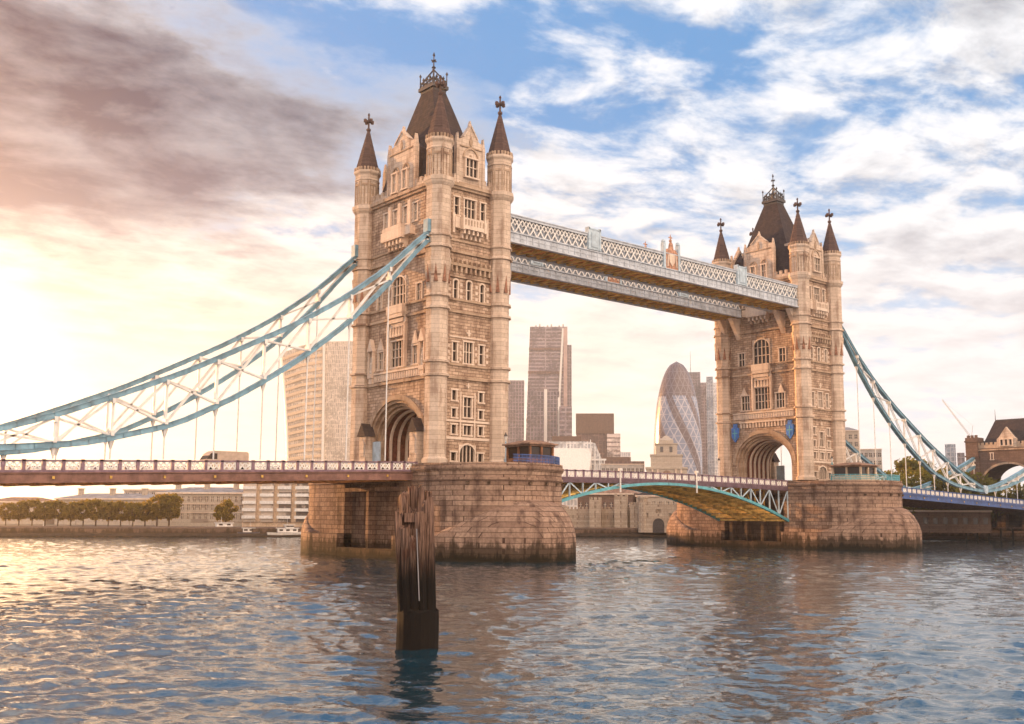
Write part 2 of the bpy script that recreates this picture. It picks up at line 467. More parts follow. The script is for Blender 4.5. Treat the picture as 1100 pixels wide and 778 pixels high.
class MB:
    def __init__(s):
        s.v, s.f = [], []
        s.smooth = False

    def add(s, vs, fs):
        o = len(s.v)
        s.v += [tuple(p) for p in vs]
        s.f += [tuple(i + o for i in f) for f in fs]

    def hexa(s, p):
        s.add(p, [(0, 3, 2, 1), (4, 5, 6, 7), (0, 1, 5, 4), (1, 2, 6, 5), (2, 3, 7, 6), (3, 0, 4, 7)])

    def box(s, x0, x1, y0, y1, z0, z1):
        x0, x1 = min(x0, x1), max(x0, x1); y0, y1 = min(y0, y1), max(y0, y1)
        s.hexa([(x0, y0, z0), (x1, y0, z0), (x1, y1, z0), (x0, y1, z0), (x0, y0, z1), (x1, y0, z1), (x1, y1, z1), (x0, y1, z1)])

    def fbox(s, F, u0, u1, w0, w1, z0, z1):
        u0, u1 = min(u0, u1), max(u0, u1); w0, w1 = min(w0, w1), max(w0, w1)
        s.hexa([F(u0, w1, z0), F(u1, w1, z0), F(u1, w0, z0), F(u0, w0, z0), F(u0, w1, z1), F(u1, w1, z1), F(u1, w0, z1), F(u0, w0, z1)])

    def bar(s, p, q, w, h, upv=(0, 0, 1)):
        p, q = Vector(p), Vector(q)
        d = (q - p)
        if d.length < 1e-6:
            return
        d.normalize()
        upv = Vector(upv)
        if abs(d.dot(upv)) > .98:
            upv = Vector((0, 1, 0)) if abs(d.y) < .9 else Vector((1, 0, 0))
        sd = d.cross(upv).normalized() * w / 2
        uu = sd.cross(d).normalized() * h / 2
        s.hexa([p - sd - uu, p + sd - uu, p + sd + uu, p - sd + uu, q - sd - uu, q + sd - uu, q + sd + uu, q - sd + uu])

    def rod(s, p, q, r0, r1=None, n=6):
        r1 = r0 if r1 is None else r1
        p, q = Vector(p), Vector(q)
        d = (q - p).normalized()
        a = d.orthogonal().normalized(); b_ = d.cross(a)
        vs = []
        for c_, r in ((p, r0), (q, r1)):
            for k in range(n):
                th = 2 * math.pi * k / n
                vs.append(c_ + a * math.cos(th) * r + b_ * math.sin(th) * r)
        fs = [(k, (k + 1) % n, n + (k + 1) % n, n + k) for k in range(n)] + [tuple(range(n))[::-1], tuple(range(n, 2 * n))]
        s.add(vs, fs)

    def lathe(s, cx, cy, prof, n=8, rot=None, cap=True):
        rot = math.pi / n if rot is None else rot
        vs = []
        for r, z in prof:
            for k in range(n):
                th = rot + 2 * math.pi * k / n
                vs.append((cx + r * math.cos(th), cy + r * math.sin(th), z))
        fs = []
        for j in range(len(prof) - 1):
            for k in range(n):
                fs.append((j * n + k, j * n + (k + 1) % n, (j + 1) * n + (k + 1) % n, (j + 1) * n + k))
        if cap:
            fs += [tuple(range(n))[::-1], tuple(range((len(prof) - 1) * n, len(prof) * n))]
        s.add(vs, fs)

    def loft(s, rings, cap=True):
        n = len(rings[0])
        vs = [p for r in rings for p in r]
        fs = []
        for j in range(len(rings) - 1):
            for k in range(n):
                fs.append((j * n + k, j * n + (k + 1) % n, (j + 1) * n + (k + 1) % n, (j + 1) * n + k))
        if cap:
            fs += [tuple(range(n))[::-1], tuple(range((len(rings) - 1) * n, len(rings) * n))]
        s.add(vs, fs)

    def extr(s, F, poly, w0, w1):
        """polygon given as (u, z) on a face frame, extruded between depths w0 and w1"""
        n = len(poly)
        vs = [F(u, w0, z) for u, z in poly] + [F(u, w1, z) for u, z in poly]
        fs = [(k, (k + 1) % n, n + (k + 1) % n, n + k) for k in range(n)] + [tuple(range(n))[::-1], tuple(range(n, 2 * n))]
        s.add(vs, fs)

    def quad(s, a, b_, c_, d_):
        s.add([a, b_, c_, d_], [(0, 1, 2, 3)])

    def build(s, name, mat, parent=None, org=None, loc=None):
        me = bpy.data.meshes.new(name)
        o = org if org is not None else (ORG.get(parent.name, (0, 0, 0)) if parent is not None else (0, 0, 0))
        me.from_pydata([(p[0] - o[0], p[1] - o[1], p[2] - o[2]) for p in s.v], [], s.f)
        me.materials.append(MATS[mat] if isinstance(mat, str) else mat)
        me.update()
        if s.smooth:
            me.polygons.foreach_set('use_smooth', [True] * len(me.polygons))
        ob = bpy.data.objects.new(name, me)
        COL.objects.link(ob)
        ORG[ob.name] = o
        if parent is not None:
            ob.parent = parent
            if parent.type == 'MESH' and parent.get('_own') is None:
                pass
        if loc is not None:
            ob.location = loc
        elif parent is None:
            ob.location = o
        return ob


def fixn(me):
    import bmesh
    bm = bmesh.new(); bm.from_mesh(me)
    bmesh.ops.recalc_face_normals(bm, faces=bm.faces)
    bm.to_mesh(me); bm.free()


def thing(name, label, cat, loc=(0, 0, 0), rot=0, group=None):
    o = bpy.data.objects.new(name, None)
    COL.objects.link(o)
    o.location = loc
    o.rotation_euler = (0, 0, rot)
    o['label'] = label
    o['category'] = cat
    if group:
        o['group'] = group
    ORG[o.name] = tuple(loc) if rot == 0 else (0, 0, 0)
    return o


def tag(o, label, cat, group=None):
    o['label'] = label
    o['category'] = cat
    if group:
        o['group'] = group
    return o


def struct(o, kind='structure'):
    o['kind'] = kind
    return o


def copy_tree(o, parent=None):
    c_ = o.copy()
    COL.objects.link(c_)
    if parent is not None:
        c_.parent = parent
    for ch in [x for x in o.children]:
        copy_tree(ch, c_)
    return c_


def frame(ox, oy, ux, uy, nx, ny):
    def F(u, w, z):
        return (ox + u * ux + w * nx, oy + u * uy + w * ny, z)
    F.rot = math.atan2(uy, ux)
    F.n = (nx, ny)
    return F


def polar(az, r, z=0.0):
    return (CAM.x + math.sin(R(az)) * r, CAM.y + math.cos(R(az)) * r, z)


# ------------------------------------------------------------------ windows
WIN = {}


def window(F, parent, u, z0, w, h, lights=2, arch=False, transom=1, depth=.28, trim='pale_stone', surround=True, glass='window_glass'):
    """stone-framed window set in a real opening: frame, mullions and its panes"""
    key = (round(w, 2), round(h, 2), lights, arch, transom, trim, surround, glass)
    if key not in WIN:
        L = frame(0, 0, 1, 0, 0, -1)
        mb = MB()
        t_ = .16
        if surround:
            mb.fbox(L, -w / 2 - t_, -w / 2 + .03, -depth, .09, -.02, h)
            mb.fbox(L, w / 2 - .03, w / 2 + t_, -depth, .09, -.02, h)
            mb.fbox(L, -w / 2 - t_ - .1, w / 2 + t_ + .1, -depth, .17, -.24, -.022)
            if not arch:
                mb.fbox(L, -w / 2 - t_ - .1, w / 2 + t_ + .1, -depth, .14, h + .002, h + .22)
        for k in range(1, lights):
            x = -w / 2 + w * k / lights
            mb.fbox(L, x - .055, x + .055, -depth + .02, -.04, 0, h)
        for k in range(1, transom + 1):
            zz_ = h * k / (transom + 1) + .1
            mb.fbox(L, -w / 2, w / 2, -depth + .03, -.06, zz_ - .05, zz_ + .05)
        if arch:
            n = 8
            pts = [(w / 2 * math.cos(a), h - w * .45 + (w * .45) * math.sin(a) ** .9) for a in [math.pi * k / n for k in range(n + 1)]]
            out = [((w / 2 + .22) * math.cos(a), h - w * .45 + (w * .45 + .24) * math.sin(a)) for a in [math.pi * k / n for k in range(n + 1)]]
            for k in range(n):
                mb.extr(L, [pts[k], pts[k + 1], out[k + 1], out[k]], -depth, .14)
            # solid corners above the curve
            mb.extr(L, [(w / 2 + .02, h + .05), (w / 2 + .02, h - w * .45)] + pts[1:5] + [(0, h + .05)], -depth, -.004)
            mb.extr(L, [(0, h + .05)] + pts[4:8] + [(-w / 2 - .02, h - w * .45), (-w / 2 - .02, h + .05)], -depth, -.004)
        gb = MB()
        gb.fbox(L, -w / 2 - .01, w / 2 + .01, -depth - .04, -depth + .01, 0, h)
        fo = mb.build('window', trim, None, org=(0, 0, 0))
        go = gb.build('pane', glass, None, org=(0, 0, 0))
        WIN[key] = (fo.data, go.data)
        bpy.data.objects.remove(fo); bpy.data.objects.remove(go)
    fd, gd = WIN[key]
    fo = bpy.data.objects.new('window', fd)
    go = bpy.data.objects.new('pane', gd)
    COL.objects.link(fo); COL.objects.link(go)
    fo.parent = parent; go.parent = fo
    org = ORG[parent.name]
    p = F(u, 0, z0)
    fo.location = (p[0] - org[0], p[1] - org[1], p[2] - org[2])
    # local -y must look along the outward normal
    fo.rotation_euler = (0, 0, math.atan2(F.n[1], F.n[0]) + math.pi / 2)
    return fo


def wall(mb, F, u0, u1, z0, z1, holes, depth=.3):
    us = sorted({u0, u1, *[h[0] for h in holes], *[h[1] for h in holes]})
    zs = sorted({z0, z1, *[h[2] for h in holes], *[h[3] for h in holes]})
    for i in range(len(us) - 1):
        for j in range(len(zs) - 1):
            um, zm = (us[i] + us[i + 1]) / 2, (zs[j] + zs[j + 1]) / 2
            if any(h[0] < um < h[1] and h[2] < zm < h[3] for h in holes):
                continue
            mb.quad(F(us[i], 0, zs[j]), F(us[i + 1], 0, zs[j]), F(us[i + 1], 0, zs[j + 1]), F(us[i], 0, zs[j + 1]))
    for a, b_, c_, d_ in holes:
        for p, q in (((a, c_), (b_, c_)), ((b_, c_), (b_, d_)), ((b_, d_), (a, d_)), ((a, d_), (a, c_))):
            mb.quad(F(p[0], 0, p[1]), F(q[0], 0, q[1]), F(q[0], -depth - .1, q[1]), F(p[0], -depth - .1, p[1]))
        mb.quad(F(a, -depth - .1, c_), F(b_, -depth - .1, c_), F(b_, -depth - .1, d_), F(a, -depth - .1, d_))


def archpts(w, zs, zt, n=18):
    out = []
    for k in range(n + 1):
        a = math.pi * k / n
        out.append((w * math.cos(a), zs + (zt - zs) * (math.sin(a) ** .93)))
    return out


# ------------------------------------------------------------------ water
def make_water():
    az = np.concatenate([np.radians(np.arange(-180, -12, 2.0)), np.radians(np.linspace(-12, 84, 1150)), np.radians(np.arange(86, 180, 2.0))])
    r = [6.0]
    while r[-1] < 420:
        r.append(r[-1] * 1.0055 + .01)
    while r[-1] < 3000:
        r.append(r[-1] * 1.25)
    r = np.array(r)
    A, Rr = np.meshgrid(az, r)
    X = CAM.x + np.sin(A) * Rr
    Y = CAM.y + np.cos(A) * Rr
    Z = np.zeros_like(X)
    rg = np.random.default_rng(5)
    amp_env = 0.75 + .35 * np.sin(X * .05 + 1.3 * np.sin(Y * .037)) * np.sin(Y * .061 + np.sin(X * .043))
    wx = X + .5 * np.sin(Y * .6) + .8 * np.sin(Y * .23 + 1)
    wy = Y + .5 * np.sin(X * .5 + 2) + .7 * np.sin(X * .19)
    for i in range(64):
        lam = .38 * (3.6 / .38) ** (i / 63.0) * rg.uniform(.9, 1.1)
        th = R(48) + rg.normal(0, .62)
        k = 2 * np.pi / lam
        a = .0056 * lam ** .95
        ph = rg.uniform(0, 6.28)
        arg = k * (wx * np.cos(th) + wy * np.sin(th)) + ph
        fade = np.clip(1.7 - Rr * .0056 / lam * 2.2, 0, 1)     # drop what the mesh cannot carry
        sn = np.sin(arg)
        Z += a * fade * (sn - .32 * np.cos(2 * arg))
    Z *= amp_env * np.clip((500 - Rr) / 200, 0, 1)
    nr, na = X.shape
    co_ = np.stack([X, Y, Z], -1).reshape(-1, 3)
    idx = np.arange(nr * na).reshape(nr, na)
    i2 = np.concatenate([idx, idx[:, :1]], 1)
    q = np.stack([i2[:-1, :-1], i2[:-1, 1:], i2[1:, 1:], i2[1:, :-1]], -1).reshape(-1, 4)[:, ::-1]
    me = bpy.data.meshes.new('water')
    me.vertices.add(len(co_)); me.vertices.foreach_set('co', co_.ravel())
    me.loops.add(q.size); me.loops.foreach_set('vertex_index', q.ravel().astype(np.int32))
    me.polygons.add(len(q)); me.polygons.foreach_set('loop_start', np.arange(0, q.size, 4, dtype=np.int32))
    me.polygons.foreach_set('loop_total', np.full(len(q), 4, dtype=np.int32))
    me.polygons.foreach_set('use_smooth', np.ones(len(q), dtype=bool))
    me.update(calc_edges=True)
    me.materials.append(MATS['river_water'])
    o = bpy.data.objects.new('water', me)
    COL.objects.link(o)
    struct(o)


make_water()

# far bank line (west to east) and the land behind it
BANK = [(-900, 560), (-300, 262), (-20, 138), (16, 121), (111, 78), (150, 45), (172, 16), (177, -14), (220, -70), (330, -200), (900, -800)]
mb = MB()
far = [(x + 2600 * math.sin(R(a)), y + 2600 * math.cos(R(a))) for (x, y), a in zip(BANK, np.linspace(-20, 110, len(BANK)))]
for i in range(len(BANK) - 1):
    mb.quad((*BANK[i], 2.0), (*BANK[i + 1], 2.0), (*far[i + 1], 2.0), (*far[i], 2.0))
struct(mb.build('ground', 'land'))
mb = MB()
for i in range(len(BANK) - 1):
    p, q = Vector((*BANK[i], 0)), Vector((*BANK[i + 1], 0))
    n = (q - p).normalized().cross(Vector((0, 0, 1)))     # towards the river
    n = n if n.dot(Vector((CAM.x, CAM.y, 0)) - p) > 0 else -n
    a, b_ = p - n * .4, q - n * .4
    c_, d_ = p + n * .6, q + n * .6
    mb.hexa([(c_.x, c_.y, -1.5), (d_.x, d_.y, -1.5), (b_.x, b_.y, -1.5), (a.x, a.y, -1.5),
             (c_.x, c_.y, 2.0), (d_.x, d_.y, 2.0), (b_.x, b_.y, 2.4), (a.x, a.y, 2.4)])
    e_, f_ = p + n * 3.2, q + n * 3.2
    mb.hexa([(e_.x, e_.y, -1.5), (f_.x, f_.y, -1.5), (d_.x, d_.y, -1.5), (c_.x, c_.y, -1.5),
             (e_.x, e_.y, .25), (f_.x, f_.y, .25), (d_.x, d_.y, .9), (c_.x, c_.y, .9)])
tag(mb.build('quay_wall', 'quay_stone'), 'long brown stone river wall along the far bank of the river', 'river wall')

# ------------------------------------------------------------------ piers
DK = 12.0            # level of the road and the pier tops
SP = 82.3            # distance between the two towers


def pier(X, label):
    th = thing('bridge_pier', label, 'bridge pier', (X, 0, -1.5), 0, 'stone piers of the bridge')

    def drum(s, r, cyy, half=True, n=22):
        """outline of one end, s = -1 towards the camera; goes from +x side to -x side"""
        return [(X + r * math.cos(a), s * (cyy + r * math.sin(a))) for a in [math.pi * k / n for k in range(n + 1)]]

    for s in (-1, 1):
        mb = MB()
        up_ = drum(s, 9.0, 14.0)
        ring = [(X + 9.0, s * 6.6)] + up_ + [(X - 9.0, s * 6.6)]
        prof = [(0, 0.0), (0, 9.55), (.18, 9.6), (.18, 9.95), (0.0, 10.0), (.0, 10.75), (.15, 10.8), (.3, 11.1), (.3, 11.3), (.12, 11.35), (.12, 11.75)]
        rings = []
        for g, z in prof:
            k_ = 1 + g / 9.0
            rings.append([(X + (x - X) * k_, (y if abs(y) < 7 else s * (14 + (abs(y) - 14) * k_ if abs(y) > 14 else abs(y))), z) for x, y in ring])
        mb.loft(rings)
        mb.build('pier_end', 'granite', th)
        # cutwater: pointed foot with a domed, sloping top that dies into the round end
        n = 22
        foot = []
        for k in range(n + 1):
            a = math.pi * k / n
            x = 10.1 * math.cos(a)
            y = 14 + 12.8 * (math.sin(a) ** 1.5)
            foot.append((x, y))
        topz = [3.0 + 4.4 * (math.sin(math.pi * k / n) ** 1.3) for k in range(n + 1)]
        innr = [(8.95 * math.cos(math.pi * k / n), 14 + 8.95 * math.sin(math.pi * k / n)) for k in range(n + 1)]

        def rg_(f_, z, k_in):
            # f_ 0 = foot outline, 1 = drum outline
            return [(X + p[0] * (1 - f_) + q[0] * f_, s * (p[1] * (1 - f_) + q[1] * f_), zz_) for p, q, zz_ in zip(foot, innr, z)]
        rr = [rg_(0, [-1.5] * (n + 1), 0), rg_(0, [2.9] * (n + 1), 0),
              rg_(.10, [2.9 + (a - 2.9) * .30 for a in topz], 0), rg_(.35, [2.9 + (a - 2.9) * .66 for a in topz], 0),
              rg_(.65, [2.9 + (a - 2.9) * .90 for a in topz], 0), rg_(1.0, topz, 0)]
        mb = MB()
        for j in range(len(rr) - 1):
            for k in range(n):
                mb.quad(rr[j][k], rr[j][k + 1], rr[j + 1][k + 1], rr[j + 1][k])
        mb.build('cutwater', 'granite', th)
    # middle block, set back, under the road and the tower
    mb = MB()
    for s in (-1, 1):
        mb.box(X - 10.1, X + 10.1, s * 6.6, s * 14.0, -1.5, 2.9)
    mb.box(X - 10.08, X + 10.08, -6.59, 6.59, -1.5, 1.1)
    mb.box(X - 7.6, X + 7.6, -6.58, 6.58, 1.1, 9.6)
    mb.build('footing', 'granite', th)
    for sx in (-1, 1):
        mb = MB()
        mb.box(X + sx * 7.62, X + sx * 7.8, -6.57, 6.57, 1.12, 9.3)
        for y in ((-5.2, -1.8, 1.8, 5.2) if X else (1.0,)):
            mb.box(X + sx * 7.8, X + sx * 8.9, y - .32, y + .32, 1.1, 8.5)
        mb.box(X + sx * 7.8, X + sx * 9.05, -6.56, 6.56, 8.5, 9.0)
        mb.build('bearing_chamber', 'granite' if X == 0 else 'granite_dark', th)
    mb = MB()
    mb.box(X - 8.6, X + 8.6, -6.6, 6.6, 9.6, DK - .35)
    mb.build('pier_core', 'granite', th)
    mb = MB()
    for y in (-22.2, -21, -19.8, 22.2, 21, 19.8):
        pass
    for k in range(4, 19, 2):
        a = math.pi * k / 22
        x, y = X + 9.0 * math.cos(a), -(14 + 9.0 * math.sin(a))
        nx, ny = math.cos(a), -math.sin(a)
        mb.bar((x, y, 9.3), (x + nx * .35, y + ny * .35, 9.3), .35, .3)
    mb.build('drain_spout', 'granite_dark', th)
    return th


pier(0, 'stone river pier behind the timber piles, left of the two')
pier(SP, 'stone river pier under the farther tower, right of the two')


# ------------------------------------------------------------------ towers
AX, AY = 5.22, 8.9
Z0 = DK


def tower(X, label, kind):
    th = thing('bridge_tower', label, 'bridge tower', (X, 0, Z0), 0, 'twin gothic towers of the bridge')
    FS = frame(X, -AY, 1, 0, 0, -1)      # river side, near
    FN = frame(X, AY, -1, 0, 0, 1)       # river side, far
    FW = frame(X - AX, 0, 0, -1, -1, 0)  # arch face to the left
    FE = frame(X + AX, 0, 0, 1, 1, 0)    # arch face to the right
    # ---- side walls
    for F, nm in ((FS, 0), (FN, 1)):
        wn = []
        mb = MB()
        holes = []

        def W_(u, z0, w, h, lights=1, arch=False, tr=1, **k):
            wn.append((u, z0, w, h, lights, arch, tr, k))
            holes.append((u - w / 2, u + w / 2, z0, z0 + h))
        for u in (-2.25, 2.25):
            W_(u, 20.45, .75, 1.25, 1, tr=0)
            W_(u, 18.2, .75, 1.1, 1, tr=0)
            W_(u, 16.0, .8, 1.15, 1, tr=0)
            W_(u, 12.5, .85, 1.05, 1, tr=0)
            W_(u, 25.6, .75, 2.5, 1)
            W_(u, 34.0, .7, 2.5, 1, True, 1)
            W_(u, 45.5, .8, 2.4, 1)
        W_(0, 18.3, 1.35, 2.6, 2)
        W_(0, 15.95, 1.3, 1.2, 2, tr=0)
        W_(0, 12.3, 2.5, 2.3, 4, True, 0)
        W_(0, 25.5, 1.5, 2.8, 3)
        W_(0, 34.0, .75, 2.6, 1, True, 1)
        W_(0, 45.35, 1.9, 2.6, 3)
        wall(mb, F, -AX, AX, Z0, 49.2, holes)
        mb.build('wall', 'tower_stone', th)
        for u, z0, w, h, l, a, tr, k in wn:
            window(F, th, u, z0, w, h, l, a, tr)
        # pale bands of dressed stone
        mb = MB()
        mb.fbox(F, -3.7, 3.7, .0, .12, 17.55, 17.85)
        mb.fbox(F, -3.7, 3.7, .0, .14, 15.25, 15.6)
        for u in (-1.2, 1.2):
            mb.fbox(F, u - .12, u + .12, .0, .10, 15.6, 21.6)
        for u in (-3.25, -1.3, 1.3, 3.25):
            for z in np.arange(25.7, 28.2, .84):
                mb.fbox(F, u - .16, u + .16, 0, .06, z, z + .42)
            for z in np.arange(34.1, 36.4, .84):
                mb.fbox(F, u - .2, u + .2, 0, .06, z, z + .42)
        mb.fbox(F, -3.2, 3.2, 0, .12, 28.75, 28.95)
        mb.fbox(F, -.15, .15, 0, .2, 29.1, 30.0); mb.fbox(F, -.4, .4, 0, .16, 29.45, 29.62)
        mb.fbox(F, -.12, .12, 0, .2, 22.1, 22.8); mb.fbox(F, -.35, .35, 0, .16, 22.35, 22.5)
        mb.build('dressed_band', 'pale_stone', th)
        # machicolation
        mb = MB()
        mb.fbox(F, -3.7, 3.7, 0, .55, 38.35, 38.75)
        for k in range(9):
            u = -3.2 + k * .8
            mb.fbox(F, u - .14, u + .14, 0, .5, 37.55, 38.348)
            mb.fbox(F, u - .12, u + .12, .02, .62, 38.752, 39.25)
        mb.fbox(F, -3.7, 3.7, 0, .25, 36.85, 37.1)
        mb.build('machicolation', 'trim_stone', th)
        # balcony
        mb = MB()
        mb.fbox(F, -1.9, 1.9, 0, 1.15, 43.45, 43.75)
        mb.fbox(F, -1.9, 1.9, 1.0, 1.12, 43.752, 45.0)
        for s in (-1, 1):
            mb.fbox(F, s * 1.9, s * 1.78, .02, 1.0, 43.752, 45.0)
            mb.fbox(F, s * 1.95, s * 1.7, .95, 1.22, 43.3, 45.25)
            mb.fbox(F, s * 3.05, s * 2.7, 0, .35, 42.9, 45.6)
            mb.fbox(F, s * 2.7, s * 1.95, 0, .45, 43.6, 45.1)
        for k in range(5):
            u = -1.5 + k * .75
            mb.extr(F, [(u - .15, 43.448), (u - .15, 42.3), (u + .15, 42.3), (u + .15, 43.448)], 0, .45)
            mb.extr(F, [(u - .15, 43.446), (u - .15, 42.85), (u + .15, 42.85), (u + .15, 43.446)], .45, .95)
        mb.build('balcony', 'pale_stone', th)
        mb = MB()
        for k in range(7):
            u = -1.5 + k * .5
            mb.fbox(F, u - .09, u + .09, 1.13, 1.17, 44.0, 44.75)
        mb.build('balcony_tracery', 'trim_stone', th)
        gable(th, F, 2.0, 58.3, 56.2, [(0, 51.1, 2.0, 2.5, 3)], kind)
    # ---- arch walls
    for F, outer in ((FW, kind == 'shore'), (FE, kind != 'shore')):
        mb = MB()
        w_, zs, zt = 6.35, 15.2, 20.9
        ap = archpts(w_, zs, zt, 24)
        mb.quad(F(-AY, 0, Z0), F(-w_, 0, Z0), F(-w_, 0, zs), F(-AY, 0, zs))
        mb.quad(F(w_, 0, Z0), F(AY, 0, Z0), F(AY, 0, zs), F(w_, 0, zs))
        ztop = 23.0
        mb.quad(F(-AY, 0, zs), F(-w_, 0, zs), F(-w_, 0, ztop), F(-AY, 0, ztop))
        mb.quad(F(w_, 0, zs), F(AY, 0, zs), F(AY, 0, ztop), F(w_, 0, ztop))
        for k in range(24):
            (ua, za), (ub, zb) = ap[k], ap[k + 1]
            mb.quad(F(ua, 0, za), F(ub, 0, zb), F(ub, 0, ztop), F(ua, 0, ztop))
        wn, holes = [], []

        def W2(u, z0, w, h, lights=2, arch=False, tr=1, hole=True):
            wn.append((u, z0, w, h, lights, arch, tr))
            if hole:
                holes.append((u - w / 2, u + w / 2, z0, z0 + h))
        if outer:
            for u in (-4.15, 4.15):
                W2(u, 25.5, 1.2, 2.4, 2)
                W2(u * 1.16, 34.0, 1.2, 2.3, 2)
            W2(0, 25.5, 3.2, 3.5, 4, False, 2)
            W2(0, 34.1, 3.2, 3.9, 4, True, 2)
        else:
            for u in (-3.9, 3.9):
                W2(u, 25.5, 1.9, 2.7, 3)
                W2(u * 1.18, 33.9, 1.4, 2.6, 2)
            W2(0, 25.5, 3.6, 4.0, 5, False, 2)
            W2(0, 34.0, 3.6, 4.7, 4, True, 2)
        for u in (-3.6, -1.2, 1.2, 3.6):
            W2(u, 45.3, .95, 2.4, 2)
        wall(mb, F, -AY, AY, ztop, 49.2, holes)
        mb.build('wall', 'tower_stone', th)
        for a in wn:
            window(F, th, *a)
        # arch mouldings stepping inwards
        mb = MB()
        orders = [(7.0, 6.35, .28, -.02), (6.36, 5.95, -.02, -.7), (5.96, 5.55, -.6, -1.2), (5.56, 5.2, -1.1, -1.7)]
        for ro, ri, w0, w1 in orders:
            po = archpts(ro, zs, zt + (ro - 6.35), 24)
            pi_ = archpts(ri, zs, zt + (ri - 6.35), 24)
            for k in range(24):
                mb.extr(F, [po[k], po[k + 1], pi_[k + 1], pi_[k]], w1 if w1 < w0 else 0, w0)
            if ro < 7:
                for s in (-1, 1):
                    mb.fbox(F, s * ri, s * ro, w1, w0, Z0, zs)
        mb.build('arch_moulding', 'trim_stone', th)
        # decorated band above the arch, canopy and niches
        mb = MB()
        mb.fbox(F, -6.8, 6.8, 0, .30, 24.75, 25.0)
        mb.fbox(F, -6.8, 6.8, 0, .12, 23.75, 24.7)
        for k in range(24):
            u = -6.5 + k * 13 / 23
            mb.fbox(F, u - .1, u + .1, .12, .24, 23.8, 24.65)
        mb.build('carved_band', 'pale_stone', th)
        mb = MB()
        mb.fbox(F, -1.9, 1.9, 0, .8, 32.75, 33.05)
        mb.fbox(F, -1.9, 1.9, .62, .8, 33.05, 33.95)
        for s in (-1, 1):
            mb.fbox(F, s * 1.9, s * 1.72, .02, .62, 33.052, 33.95)
        for z, hw, d in ((32.2, 1.8, .7), (31.5, 1.7, .5), (30.9, 1.6, .3)):
            mb.fbox(F, -hw, hw, 0, d, z, z + .55)
        for k in range(5):
            u = -1.4 + .7 * k
            mb.extr(F, [(u - .28, 29.6), (u + .28, 29.6), (u + .12, 30.6), (u, 31.0), (u - .12, 30.6)], 0, .42)
        for s in (-1, 1):
            mb.fbox(F, s * 2.2, s * 1.9, 0, .5, 25.2, 31.4)
            mb.extr(F, [(s * 2.3, 31.4), (s * 1.8, 31.4), (s * 2.05, 32.6)], 0, .4)
            mb.extr(F, [(s * 4.9, 28.2), (s * 3.4, 28.2), (s * 4.15, 29.9)], 0, .18)
        mb.build('canopy', 'pale_stone', th)
        if outer:
            for s in (-1, 1):
                mb = MB()
                u = s * 6.2
                mb.fbox(F, u - .55, u + .55, 0, .55, 24.4, 24.75 + .25)
                mb.fbox(F, u - .4, u + .4, 0, .4, 23.6, 24.398)
                mb.fbox(F, u - .6, u - .42, 0, .5, 25.01, 28.2); mb.fbox(F, u + .42, u + .6, 0, .5, 25.01, 28.2)
                mb.extr(F, [(u - .7, 28.2), (u + .7, 28.2), (u, 30.0)], 0, .62)
                nb = mb.build('niche', 'pale_stone', th)
                mb = MB()
                mb.rod(F(u, .28, 25.0), F(u, .28, 26.3), .26, .2, 8); mb.rod(F(u, .28, 26.3), F(u, .28, 27.0), .24, .1, 8)
                mb.lathe(F(u, .28, 0)[0], F(u, .28, 0)[1], [(.05, 26.95), (.14, 27.1), (.14, 27.3), (.05, 27.4)], 8)
                mb.build('statue', 'statue_stone', nb)
                # gabled gate niches beside the road
                mb = MB()
                u = s * 6.1
                mb.fbox(F, u - .9, u + .9, .0, 1.6, Z0, 12.8)
                mb.fbox(F, u - .8, u + .8, .0, 1.5, 12.8, 16.2)
                mb.extr(F, [(u - .45, 13.4), (u + .45, 13.4), (u + .45, 15.2), (u, 15.9), (u - .45, 15.2)], 1.45, 1.58)
                gn = mb.build('gate_niche', 'turret_stone', th)
                mb = MB()
                mb.extr(F, [(u - 1.05, 16.2), (u + 1.05, 16.2), (u, 18.0)], .0, 1.75)
                mb.build('roof', 'slate', gn)
        else:
            # machicolated frieze, two painted shields
            mb = MB()
            mb.fbox(F, -5.3, 5.3, 0, .45, 23.0, 23.3)
            for k in range(15):
                u = -4.9 + k * .7
                mb.fbox(F, u - .14, u + .14, 0, .35, 22.1, 22.998)
            mb.build('frieze', 'pale_stone', th)
            for s in (-1, 1):
                mb = MB()
                u = s * 6.15
                mb.extr(F, [(u - .85, 22.2), (u - .75, 20.4), (u, 19.5), (u + .75, 20.4), (u + .85, 22.2)], .3, .62)
                mb.extr(F, [(u - .5, 22.2), (u + .5, 22.2), (u + .4, 23.0), (u - .4, 23.0)], .3, .55)
                mb.fbox(F, u - .15, u + .15, 0, .3, 20.8, 21.6)
                sh = mb.build('shield', 'blue_shield', th)
                sh['label'] = 'blue painted shield beside the arch'
                mb = MB()
                mb.fbox(F, u - .08, u + .08, .62, .68, 20.0, 22.0); mb.fbox(F, u - .6, u + .6, .62, .67, 21.1, 21.3)
                mb.build('shield_cross', 'teal_paint', sh)
        if outer:
            mb = MB()
            mb.fbox(F, 3.2 * (1 if kind == 'shore' else -1) * -1, -5.0 if kind == 'shore' else 5.0, .3, .5, Z0, 15.4)
            mb.build('road_gate', 'pale_blue_paint', th)
        # balcony high up
        mb = MB()
        mb.fbox(F, -3.6, 3.6, 0, .9, 43.35, 43.65)
        mb.fbox(F, -3.6, 3.6, .78, .9, 43.65, 44.6)
        for s in (-1, 1):
            mb.fbox(F, s * 3.6, s * 3.45, .02, .78, 43.652, 44.6)
        mb.fbox(F, -2.3, 2.3, .9, 1.5, 43.0, 44.9)
        for k in range(5):
            u = -1.8 + .9 * k
            mb.fbox(F, u - .18, u + .18, 0, .7, 41.8, 43.348)
            mb.fbox(F, u - .18, u + .18, .7, 1.25, 42.3, 42.998)
